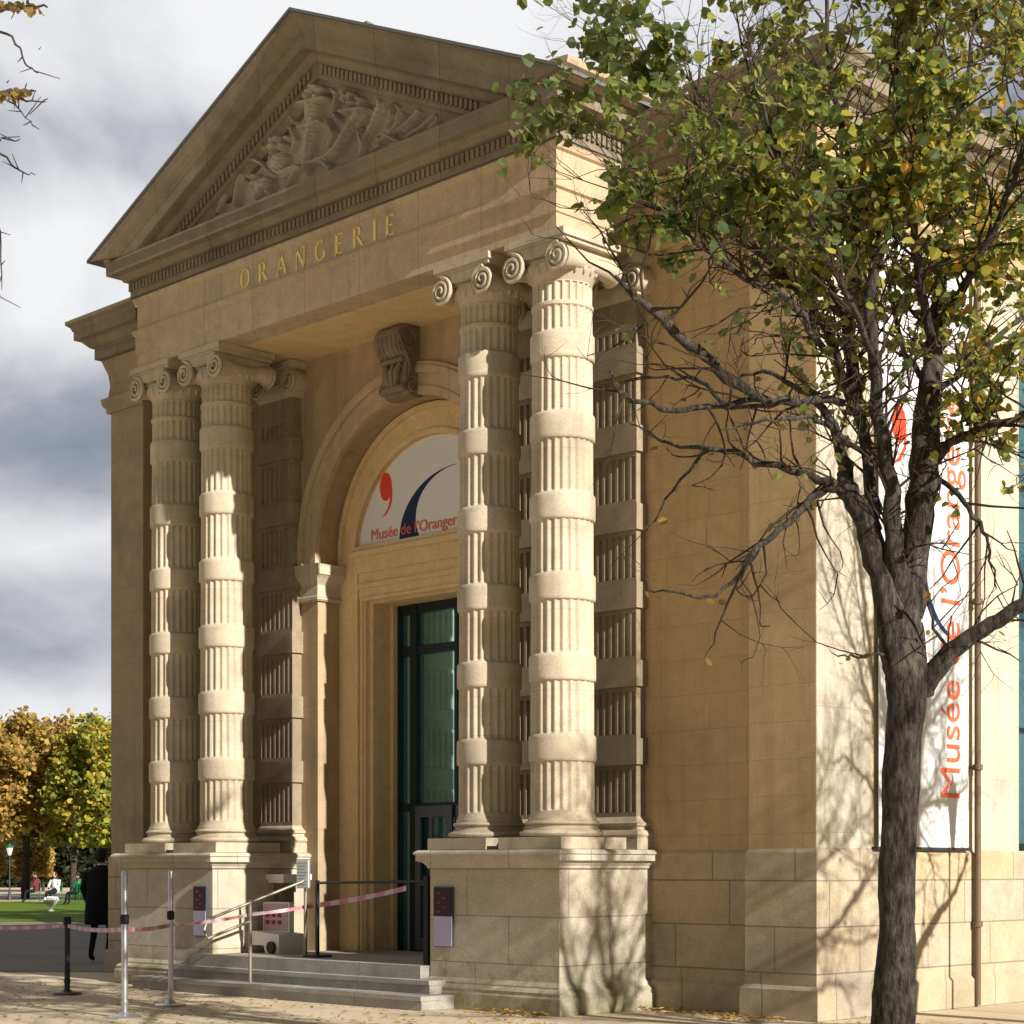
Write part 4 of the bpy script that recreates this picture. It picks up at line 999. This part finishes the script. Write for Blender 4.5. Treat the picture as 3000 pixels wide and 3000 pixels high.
# seated visitors on green garden chairs
def seated(px, py, rz, shirt, trous, label, clabel, sc=1.0):
    g_ = gnd(px, py)
    ch = empty('garden_chair', (g_.x, g_.y, .004), clabel, 'chair', 'green chairs by the lawn', rz)
    w = MB(); w.box(-.23, .23, -.22, .22, .41, .435); w.build('seat', M['green'], ch, off=1)
    w = MB(); w.box(-.23, .23, -.24, -.22, .55, .90); w.build('backrest', M['green'], ch, off=1)
    for a, b in ((-.21, -.22), (.21, -.22), (-.21, .2), (.21, .2)):
        w = MB(); w.tube([(a, b, 0), (a, b, .42 if b > 0 else .9)], .016, 6); w.build('leg', M['green'], ch, off=1)
    p_ = empty('person', (g_.x, g_.y, .004), label, 'person', None, rz)
    J = [(0, -.05, .52), (0, -.08, .75), (0, -.06, .95), (0, -.04, 1.08), (0, -.03, 1.13), (.10, .05, .51), (.12, .40, .50), (.13, .42, .10), (.13, .55, .05), (-.10, .05, .51), (-.12, .40, .50), (-.13, .46, .10), (-.13, .58, .05),
         (.19, -.05, 1.0), (.25, .05, .78), (.12, .25, .62), (-.19, -.05, 1.0), (-.25, .05, .78), (-.12, .25, .62)]
    skinned('body', J, E_, [(.15, .12), (.14, .11), (.16, .11), .055, .05, .09, .065, .045, .04, .09, .065, .045, .04, .065, .048, .03, .065, .048, .03], trous, p_)
    w = MB(); w.lathe(0, -.07, [(.15, .50), (.185, .56), (.175, .75), (.20, .92), (.17, 1.02), (.07, 1.09)], 18, 1, .8)
    w.tube([(.19, -.05, 1.0), (.26, .05, .78), (.18, .18, .68)], [.075, .06, .05], 10); w.tube([(-.19, -.05, 1.0), (-.26, .05, .78), (-.18, .18, .68)], [.075, .06, .05], 10)
    w.build('jacket', shirt, p_, True, off=1)
    w = MB(); head_mesh(w, (0, -.01, 1.24)); w.build('head', M['skin'], p_, True, off=1)
    w = MB(); w.lathe(0, -.025, [(.086, 1.20), (.096, 1.25), (.09, 1.31), (.06, 1.36), (.005, 1.38)], 16, 1, 1.05); w.build('hair', M['hair'], p_, True, off=1)
seated(160, 2648, R(200), M['shirtw'], M['trousers'], 'person in a white jacket seated by the lawn edge', 'green garden chair under the person in white')
seated(102, 2644, R(150), M['shirtr'], M['trousers'], 'person in a dark red top seated left of the one in white', 'green garden chair under the person in dark red')
seated(226, 2652, R(120), M['green'], M['trousers'], 'person in a green jacket seated behind the walker in black', 'green garden chair under the person in green')
# white planter
g_ = gnd(150, 2670)
pl = empty('planter', (g_.x, g_.y, .004), 'small white footed planter on the far edge of the shaded lawn', 'planter')
w = MB(); w.lathe(g_.x, g_.y, [(.10, .0), (.10, .04), (.05, .08), (.05, .14), (.16, .24), (.26, .36), (.30, .40), (.27, .41), (.22, .37)], 20); w.build('bowl', M['pot'], pl, True)
w = MB(); rng = random.Random(3)
for k in range(60):
    a = rng.random() * 6.28; r_ = rng.random() * .25; x, y, z = g_.x + r_ * math.cos(a), g_.y + r_ * math.sin(a), .40 + rng.random() * .10
    w.lathe(x, y, [(.01, z - .03), (.035, z), (.01, z + .03)], 6)
w.build('white_flowers', M['pot'], pl)
# lamp posts
def lamp(loc, h, label):
    e_ = empty('street_lamp', loc, label, 'street lamp', 'garden lamp posts'); 
    w = MB(); w.lathe(0, 0, [(.13, 0), (.13, .12), (.08, .2), (.05, .5), (.035, .55), (.03, h - .62), (.05, h - .60), (.05, h - .56)], 14); w.build('pole', M['darkmetal'], e_, True, off=1)
    w = MB(); w.lathe(0, 0, [(.07, h - .56), (.14, h - .32), (.17, h - .22), (.17, h - .20)], 8); w.build('lantern_glass', M['lampglass'], e_, off=1)
    w = MB(); w.lathe(0, 0, [(.19, h - .20), (.19, h - .18), (.12, h - .08), (.04, h - .04), (.03, h)], 8); w.build('lantern_roof', M['green'], e_, off=1)
    return e_
g_ = gnd(28, 2637); lp = lamp((g_.x, g_.y, 0), 2.7, 'green topped garden lamp standing far off between the trees on the left')
l2 = dup(lp, (XR + 2.7, 17.23, 0), 0, 'garden lamp post whose lantern shadow falls on the white banner', 1.37)
l2.scale = (.55, .55, 1.37)

# ================================================================ trees
def leaf_mesh(name, pts, sizes, m, parent, seed=0, droop=.5, heart=True):
    rng = np.random.RandomState(seed); n = len(pts); P = np.array(pts); S = np.array(sizes)
    base_ = np.array([(0, 0, 0), (.48, .18, .09), (.44, .66, .07), (0, 1.08, -.10), (-.44, .66, .07), (-.48, .18, .09)]) if heart else np.array([(0, 0, 0), (.35, .3, .05), (.3, .75, .05), (0, 1, 0), (-.3, .75, .05), (-.35, .3, .05)])
    d = rng.normal(size=(n, 3)); d[:, 2] = d[:, 2] * .6 - droop; d /= np.linalg.norm(d, axis=1)[:, None]
    q = rng.normal(size=(n, 3)); s = np.cross(d, q); s /= np.linalg.norm(s, axis=1)[:, None]; nn = np.cross(s, d)
    V = P[:, None, :] + S[:, None, None] * (base_[None, :, 0:1] * s[:, None, :] + base_[None, :, 1:2] * d[:, None, :] + base_[None, :, 2:3] * nn[:, None, :])
    V = V.reshape(-1, 3); F = []
    for i in range(n): o = 6 * i; F += [(o, o + 1, o + 2, o + 3), (o, o + 3, o + 4, o + 5)]
    me = bpy.data.meshes.new(name); me.from_pydata(V.tolist(), [], F)
    me.materials.append(m); ob = bpy.data.objects.new(name, me); COL.objects.link(ob); ob.parent = parent
    return ob
def smooth_path(pts, rad, rng, jit, n=4):
    out = []; rr = []
    P = [Vector(p) for p in pts]
    for i in range(len(P) - 1):
        p0 = P[max(i - 1, 0)]; p1 = P[i]; p2 = P[i + 1]; p3 = P[min(i + 2, len(P) - 1)]
        for k in range(n):
            t = k / n
            v = .5 * ((2 * p1) + (p2 - p0) * t + (2 * p0 - 5 * p1 + 4 * p2 - p3) * t * t + (3 * p1 - p0 - 3 * p2 + p3) * t ** 3)
            if k: v = v + Vector((rng.uniform(-1, 1), rng.uniform(-1, 1), rng.uniform(-1, 1))) * jit
            out.append(v); rr.append(rad[i] + (rad[i + 1] - rad[i]) * t)
    out.append(P[-1]); rr.append(rad[-1]); return out, rr

def main_tree():
    T0 = 12.6; rng = random.Random(11); base = at(2618, 3000, T0); org = Vector((base.x, base.y, 0))
    K = 1.5528
    def P(x, y, d=0):
        v = at(x * K, y * K, T0 + d); return v - org
    root = empty('linden_tree', org, 'autumn tree with a bare forked trunk and yellow green leaves right of the portico', 'tree')
    px = lambda w_: w_ * K / FPX * T0 / 2
    wood = MB(); limbs = []
    def limb(pts, ws, jit=.02, seg=12, tw=True, lf=1.0):
        if lf < .4: ws = [v * 1.25 for v in ws]
        p, r_ = smooth_path([P(*q) for q in pts], [px(v) for v in ws], rng, jit); wood.tube(p, r_, seg); 
        if tw: limbs.append((p, r_, lf))
        return p
    p, r_ = smooth_path([Vector((0, 0, -.05)), Vector((0, 0, .05)), P(1686, 1960), P(1690, 1800), P(1697, 1600), P(1706, 1400), P(1708, 1290), P(1700, 1220), P(1702, 1150)], [px(108), px(96), px(80), px(73), px(68), px(70), px(84), px(78), px(56)], rng, .004, 9)
    o0 = len(wood.v); wood.tube(p, r_, 36)
    for q in range(o0, len(wood.v)):      # burrs and furrows of the old bark
        v = Vector(wood.v[q]); c_ = min(p, key=lambda u: (u - v).length_squared); d_ = (v - c_); d_.normalize() if d_.length > 1e-6 else None
        amp = .030 * mnoise.noise(Vector((v.x * 3.2, v.y * 3.2, v.z * 2.1)) + Vector((3, 1, 7))) + .012 * mnoise.noise(Vector((v.x * 14, v.y * 14, v.z * 4)))
        wood.v[q] = tuple(v + d_ * amp)
    limb([(1692, 1240), (1672, 1110), (1640, 1010), (1606, 935), (1585, 890)], [48, 44, 38, 28, 16], lf=.0)
    limb([(1612, 945), (1575, 915), (1530, 896), (1450, 876), (1370, 852), (1330, 845), (1260, 835, .3), (1190, 800, .6)], [20, 15, 12, 10, 9, 7, 5, 2], lf=.0)
    limb([(1575, 920), (1540, 935), (1490, 985, -.2), (1430, 1030, -.4), (1405, 1065, -.5), (1350, 1125, -.6), (1290, 1120, -.7), (1220, 1110, -.8)], [14, 13, 11, 9, 7, 5, 4, 2], lf=.0)
    limb([(1430, 1035, -.3), (1395, 1090, -.2), (1360, 1170, 0), (1330, 1240, .1)], [6, 5, 3, 1], lf=.05)
    limb([(1330, 848), (1270, 925, .2), (1235, 985, .3)], [6, 4, 2], lf=0)
    limb([(1598, 915), (1585, 850, .2), (1552, 770, .4), (1500, 730, .6), (1440, 700, .8), (1380, 720, .9)], [22, 18, 13, 9, 6, 3], lf=.25)
    limb([(1652, 1000), (1640, 900, .2), (1628, 800, .3), (1585, 700, .2), (1545, 600, .1), (1500, 545, 0), (1430, 470, -.2), (1370, 400, -.3), (1330, 330, -.4), (1300, 230, -.5)], [26, 24, 24, 18, 14, 11, 9, 7, 5, 2])
    limb([(1590, 760, 0), (1530, 755, -.3), (1460, 760, -.5), (1390, 725, -.7), (1330, 672, -.8), (1270, 625, -.9), (1215, 572, -1.0), (1160, 520, -1.1)], [12, 12, 12, 14, 15, 14, 10, 4], lf=.3)
    limb([(1440, 755, -.5), (1350, 765, -.6), (1270, 775, -.7), (1180, 745, -.9), (1150, 700, -1.0)], [8, 9, 8, 6, 3], lf=.1)
    limb([(1470, 760, -.5), (1380, 770, -.4), (1320, 720, -.3), (1260, 710, -.2), (1180, 720, -.1)], [7, 6, 6, 4, 2], lf=.1)
    limb([(1590, 690), (1540, 640, -.3), (1480, 560, -.6), (1400, 520, -.9), (1330, 470, -1.1), (1250, 400, -1.2), (1200, 350, -1.3), (1165, 300, -1.3)], [15, 13, 11, 10, 8, 7, 4, 2])
    limb([(1620, 780, .2), (1600, 650, .3), (1603, 520, .5), (1612, 400, .7), (1600, 280, .8), (1570, 140, .9), (1560, 0, 1.0), (1550, -120, 1.0)], [26, 26, 22, 19, 15, 11, 8, 4])
    limb([(1610, 640, .3), (1570, 560, .5), (1540, 450, .8), (1480, 330, 1.0), (1430, 200, 1.1), (1400, 90, 1.2), (1380, -30, 1.2)], [14, 12, 11, 9, 7, 5, 2])
    limb([(1540, 450, .8), (1450, 380, .9), (1370, 250, 1.0), (1300, 150, 1.0), (1240, 80, 1.0), (1200, 0, 1.0)], [8, 7, 6, 5, 4, 2])
    limb([(1700, 1130), (1688, 1010, -.1), (1678, 900, -.1), (1660, 800, -.2), (1650, 690, -.3), (1640, 560, -.4), (1655, 430, -.5), (1680, 300, -.6), (1690, 160, -.6), (1700, 20, -.6), (1700, -120, -.6)], [44, 36, 30, 26, 22, 19, 16, 13, 10, 7, 3])
    limb([(1650, 690, -.3), (1620, 600, -.7), (1560, 480, -1.0), (1500, 360, -1.2), (1450, 240, -1.4), (1420, 110, -1.5), (1400, 0, -1.5)], [13, 11, 9, 7, 6, 4, 2])
    limb([(1420, 300, -1.4), (1330, 210, -1.5), (1240, 150, -1.6), (1170, 80, -1.6)], [6, 5, 4, 2])
    limb([(1716, 1160), (1730, 1010), (1742, 880), (1752, 760, .1), (1760, 660, .1), (1775, 540, .3), (1795, 400, .4), (1815, 260, .4), (1830, 120, .4), (1840, -40, .4)], [52, 56, 58, 50, 38, 24, 18, 13, 9, 4])
    limb([(1760, 660, .1), (1735, 540, -.3), (1725, 430, -.6), (1745, 300, -.9), (1760, 180, -1.0), (1765, 40, -1.1)], [18, 16, 13, 10, 7, 3])
    limb([(1765, 620, .1), (1830, 520, -.2), (1890, 400, -.5), (1930, 280, -.7), (1960, 140, -.8), (1975, 0, -.9)], [18, 15, 12, 9, 6, 3])
    limb([(1790, 500, .3), (1850, 450, .7), (1910, 330, 1.0), (1940, 200, 1.2), (1950, 60, 1.3)], [12, 10, 8, 6, 3])
    limb([(1765, 870), (1805, 830, -.1), (1860, 805, -.3), (1930, 780, -.5), (2000, 740, -.7), (2060, 680, -.8)], [20, 17, 14, 11, 7, 3])
    limb([(1770, 740, .2), (1830, 690, .5), (1900, 620, .8), (1980, 560, 1.0), (2050, 480, 1.1)], [14, 12, 10, 7, 3])
    limb([(1740, 1305), (1785, 1240, -.1), (1840, 1195, -.2), (1900, 1160, -.3), (1960, 1130, -.4), (2040, 1080, -.5), (2120, 1000, -.6)], [38, 30, 24, 22, 18, 12, 5], lf=.0)
    limb([(1800, 1225, -.1), (1760, 1185, -.2), (1745, 1100, -.3)], [6, 5, 2], lf=0)
    limb([(1765, 900), (1810, 935, -.2), (1850, 985, -.3), (1868, 1040, -.3), (1880, 1110, -.3)], [8, 8, 7, 4, 2], lf=0)
    limb([(1680, 1235), (1640, 1236, -.2), (1600, 1240, -.3), (1570, 1232, -.4)], [6, 5, 3, 1.5], lf=0)
    limb([(1745, 720, .1), (1700, 640, .5), (1680, 520, .9), (1700, 380, 1.2), (1690, 240, 1.4)], [12, 10, 8, 6, 3])
    limb([(1640, 860, 0), (1560, 800, -.3), (1500, 790, -.5), (1420, 800, -.7), (1360, 810, -.8)], [9, 8, 6, 4, 2], lf=.05)
    wood.build('trunk', M['bark'], root, True, off=1)
    tw = MB(); lp = []; ls = []
    def twig(p0, d, ln, r_, depth, lf):
        n = 4; bare_ = lf < .35; pts = [p0]; p = p0.copy(); dd = d.copy(); rads = [r_]
        for i in range(n):
            dd = (dd + Vector((rng.gauss(0, .22), rng.gauss(0, .22), rng.gauss(.03, .2)))).normalized(); p = p + dd * ln / n; pts.append(p.copy()); rads.append(r_ * (1 - .7 * (i + 1) / n))
        tw.tube(pts, rads, 4 if depth else 5)
        if depth < 2:
            for k in range(rng.randint(1, 2) if bare_ else rng.randint(2, 4)):
                i = rng.randint(1, n); s_ = Vector((rng.gauss(0, 1), rng.gauss(0, 1), rng.gauss(.1, .8))).normalized()
                twig(pts[i], (dd * .7 + s_ * .75).normalized(), ln * rng.uniform(.4, .65), r_ * .5, depth + 1, lf)
        if depth >= 1 and lf > 0:
            for q in pts[1:]:
                wp = q
                # foliage thins out downwards and towards the left-hand tips
                f_ = min(1, max(0, (wp.z - 3.9) / 1.4)) * lf
                lat = (wp.x * RX + wp.y * RY)
                f_ *= .62 if lat < -.6 else 1.0
                if wp.z < 5.4 and lat < .3: f_ *= .25
                nz_ = mnoise.noise(Vector((wp.x, wp.y, wp.z)) * 2.1 + Vector((5, 2, 9)))
                for _ in range(3):
                    if rng.random() < f_ * (.30 + 1.7 * nz_): lp.append(q + Vector((rng.gauss(0, .015), rng.gauss(0, .015), rng.gauss(0, .015)))); ls.append(rng.uniform(.042, .082))
    for (p, r_, lf) in limbs:
        m_ = len(p)
        for i in range(2, m_):
            t = i / m_
            for _ in range((1 if rng.random() < .42 else 0) if lf < .35 else 1 + (rng.random() < .4)):
                if r_[i] > .075: continue
                ax = (p[min(i + 1, m_ - 1)] - p[i - 1]).normalized(); s_ = Vector((rng.gauss(0, 1), rng.gauss(0, 1), rng.gauss(.15, .8))).normalized()
                d = (ax * .8 + s_ * .9).normalized()
                if lf == 0: d.z -= .15
                twig(p[i], d, rng.uniform(.35, .8), min(.011, r_[i] * .6), 0, lf)
    # a few dead orange leaves on the bare lower twigs
    tw.build('twigs', M['twig'], root, False, off=1)
    print('leaves', len(lp))
    leaf_mesh('crown', lp, ls, M['leaf'], root, 5)
    dl = []; 
    for (p, r_, lf) in limbs:
        if lf < .3:
            for q in p[4:]:
                if rng.random() < .35: dl.append(q + Vector((rng.gauss(0, .02), rng.gauss(0, .02), rng.gauss(-.02, .02))))
    leaf_mesh('dead_leaves', dl, [rng.uniform(.04, .08) for _ in dl], M['leaf_brown'], root, 8, heart=False)
    return root
tree = main_tree()
# the row it belongs to goes on beyond the right-hand edge; those crowns throw the branch shadows
bare = ('crown',)
dup(tree, (XR + 5.2, 16.2, 0), R(100), 'leafless park tree beyond the right edge whose shadow falls on the side wall', 1.0, bare)
dup(tree, (-2.3, 13.5, 0), R(215), 'leafless park tree beyond the right edge whose shadow falls on the right pedestal', 1.0, bare)
dup(tree, (3.0, 9.0, 0), R(40), 'leafless park tree beyond the right edge whose shadow crosses the sandy ground', 1.1, bare)
dup(tree, (XR + 5.0, 20.5, 0), R(300), 'leafless park tree beyond the right edge farther along the side wall', 1.05, bare)

# overhanging twigs of a tree outside the left edge
def left_tree():
    rng = random.Random(5); T0 = 11.0; K = 1.5528; trunk = at(-900, 2545, T0); org = Vector((trunk.x, trunk.y, 0))
    root = empty('bare_tree', org, 'nearly bare autumn tree whose twigs hang in at the upper left corner', 'tree')
    def P(x, y, d=0): return at(x * K, y * K, T0 + d) - org
    w = MB(); p, r_ = smooth_path([Vector((0, 0, -.05)), Vector((.03, 0, 1.5)), Vector((0, .05, 3.2)), P(-560, 600), P(-540, 200), P(-560, -200)], [.2, .16, .14, .11, .07, .03], rng, .01); w.tube(p, r_, 12)
    tips = []
    for pts, ws in (([(-560, 560), (-300, 300), (-120, 120), (-20, 25), (45, 15), (90, 14)], [.07, .05, .03, .02, .012, .006]),
                    ([(-560, 620), (-300, 330), (-100, 190), (0, 178), (35, 175), (65, 172)], [.06, .045, .03, .02, .012, .006]),
                    ([(-300, 330), (-100, 60), (0, 60), (38, 90), (52, 125), (72, 138)], [.03, .015, .008, .006, .005, .003]),
                    ([(-560, 700), (-300, 420), (-80, 250), (0, 290), (35, 320), (66, 330)], [.05, .03, .015, .007, .005, .003]),
                    ([(-80, 250), (-20, 262), (10, 262), (38, 263)], [.012, .006, .004, .003]),
                    ([(-300, 420), (-60, 380), (-5, 420), (2, 500), (0, 560)], [.03, .01, .006, .004, .003]),
                    ([(20, 180), (60, 190), (90, 186)], [.008, .005, .003]), ([(10, 180), (35, 205), (60, 235)], [.006, .004, .002])):
        p, r_ = smooth_path([P(*q) for q in pts], ws, rng, .012); w.tube(p, r_, 6)
        for i in range(len(p) // 2, len(p)):
            if rng.random() < .45:
                s_ = Vector((rng.gauss(0, 1), rng.gauss(0, 1), rng.gauss(-.2, .7))).normalized() * rng.uniform(.05, .16); w.tube([p[i], p[i] + s_ * .6, p[i] + s_], [.004, .003, .002], 4)
    w.build('trunk', M['bark'], root, True, off=1)
    lp = []
    for cx, cy, sx, sy, n in ((20, 8, 28, 10, 34), (60, 15, 20, 6, 12), (12, 178, 34, 12, 46), (45, 172, 18, 8, 18), (-300, 200, 200, 160, 500)):
        for _ in range(n): lp.append(P(cx + rng.gauss(0, sx / 2), cy + rng.gauss(0, sy / 2), rng.gauss(0, .1)))
    leaf_mesh('crown', lp, [rng.uniform(.03, .06) for _ in lp], M['leaf_brown'], root, 9, heart=False)
left_tree()

# clipped chestnuts beyond the lawn
def far_tree(px, depth, wid, z0, z1, m, label, seed, nl=24000, lsz=(.17, .36), grp='autumn trees beyond the lawn'):
    rng = np.random.RandomState(seed); c = at(px, HYP, depth); root = empty('chestnut_tree', (c.x, c.y, 0), label, 'tree', grp)
    w = MB(); zc = (z0 + z1) / 2
    w.tube([(0, 0, -.05), (.05, 0, z0 * .6), (0, .05, z0 + .4), (0, 0, zc)], [.24, .19, .17, .1], 10)
    for k in range(7):
        a = k * .9 + rng.rand(); w.tube([(0, 0, z0 + .1 + .15 * k), (wid * .2 * math.cos(a), wid * .2 * math.sin(a), z0 + .7 + .3 * k), (wid * .38 * math.cos(a), wid * .38 * math.sin(a), min(z1 - .5, z0 + 1.5 + .5 * k))], [.09, .06, .02], 6)
    w.build('trunk', M['bark'], root, True, off=1)
    cl = []; nc = 230
    for k in range(nc):
        while True:
            q = rng.uniform(-1, 1, 3)
            if np.abs(q[:2]).max() ** 4 + max(0, q[2]) ** 3 * (.6 + .4 * np.abs(q[:2]).max()) < 1 and np.abs(q).max() > .35: break
        cl.append((q[0] * wid / 2, q[1] * wid / 2, zc + q[2] * (z1 - z0) / 2, rng.uniform(.35, .7)))
    cl = np.array(cl); idx = rng.randint(0, nc, nl); P_ = cl[idx, :3] + rng.normal(size=(nl, 3)) * cl[idx, 3:4] * .5
    P_[:, 2] = np.maximum(P_[:, 2], z0 + rng.rand(nl) * .15)
    leaf_mesh('crown', P_.tolist(), rng.uniform(lsz[0], lsz[1], nl).tolist(), m, root, seed, .3, heart=False)
far_tree(75, 92, 6.0, 2.95, 8.7, M['leaf_orange'], 'orange brown chestnut tree with a flat clipped underside at the left edge', 1)
far_tree(330, 88, 4.6, 2.7, 8.3, M['leaf_yellow'], 'yellow green chestnut tree beside the corner of the museum', 2)
far_tree(-230, 93, 6.0, 2.95, 8.9, M['leaf_orange'], 'orange chestnut tree cut off by the left edge', 3, 7000)
far_tree(215, 118, 6.0, 3.0, 10.0, M['leaf_dark'], 'dark green tree rising behind the gap between the orange and yellow trees', 4, 9000)
far_tree(560, 95, 6.0, 2.8, 8.4, M['leaf_yellow'], 'yellow tree hidden mostly behind the museum corner', 5, 4000)
ft = far_tree(1668, 43.5, 9.5, 4.2, 13.0, M['leaf_yellow'], 'tall unseen tree added behind the museum to shade the lawn', 6, 9000, (.3, .5))  # hidden crown put in for the shade it casts on the lawn
def hedge(px0, px1, depth, z0, z1, thick, m, name, label, cat, seed, n=6000, s=(.12, .26)):
    rng = np.random.RandomState(seed); a = at(px0, HYP, depth); b = at(px1, HYP, depth); c = (a + b) / 2
    root = empty(name, (c.x, c.y, 0), label, cat)
    d = (b - a); ln = d.length; d.normalize(); nrm = Vector((-d.y, d.x, 0)); w = MB()
    for k in range(max(2, int(ln / 2.5))):
        q = d * (-ln / 2 + .6 + k * (ln - 1.2) / max(1, int(ln / 2.5) - 1)); w.tube([(q.x, q.y, -.05), (q.x, q.y, (z0 + z1) / 2)], [.12, .07], 6)
    w.build('trunks', M['bark'], root, True, off=1)
    u = rng.uniform(-ln / 2, ln / 2, n); v_ = rng.uniform(-thick / 2, thick / 2, n); z = rng.uniform(z0, z1, n)
    P_ = np.stack([d.x * u + nrm.x * v_, d.y * u + nrm.y * v_, z], 1)
    leaf_mesh('foliage', P_.tolist(), rng.uniform(s[0], s[1], n).tolist(), m, root, seed, .3, heart=False)
hedge(40, 152, 128, 1.0, 3.5, 1.5, M['leaf_orange'], 'clipped_hedge', 'square clipped orange hedge seen under the tree crowns', 'hedge', 11, 5000)
hedge(-140, 12, 128, 1.0, 3.5, 1.5, M['leaf_orange'], 'clipped_hedge', 'clipped orange hedge cut by the left edge behind the lamp', 'hedge', 12, 5000)
hedge(-300, 700, 150, .0, 5.2, 5, M['leaf_dark'], 'tree_belt', 'dark belt of shaded trees closing the garden behind the hedges', 'trees', 13, 16000, (.4, .8))

# ================================================================ fallen leaves
rng = np.random.RandomState(21); n = 5200; pts = []
while len(pts) < n:
    x = rng.uniform(-24, -3); y = rng.uniform(6, 16)
    if y > 13.15 and x < XR + .1: continue
    if y > 15 and x < XR: continue
    dens = .25 + .75 * math.exp(-((x + 9.5) ** 2 / 12 + (y - 13) ** 2 / 8))
    if rng.rand() > dens: continue
    pts.append((x, y, .012 + rng.rand() * .012))
for k in range(600):
    t = rng.rand(); x = -14.0 + rng.rand() * 3.0; pts.append((x, (13.7 if x < -13.0 else 15.1 if x < -11.6 else 14.9) - abs(rng.normal()) * .22, .015 + rng.rand() * .03))
fl = leaf_mesh('fallen_leaves', pts, rng.uniform(.035, .075, len(pts)).tolist(), M['fallen'], None, 22, 0, heart=False)
# lay them nearly flat
co = np.empty(len(fl.data.vertices) * 3); fl.data.vertices.foreach_get('co', co); co = co.reshape(-1, 6, 3)
zc = np.array([p[2] for p in pts])[:, None]; co[:, :, 2] = zc + (co[:, :, 2] - zc) * .25; co[:, :, 2] = np.maximum(co[:, :, 2], .006)
fl.data.vertices.foreach_set('co', co.reshape(-1)); fl.data.update()
tag(fl, 'orange and brown fallen leaves scattered over the sand', 'leaves', None, 'stuff')
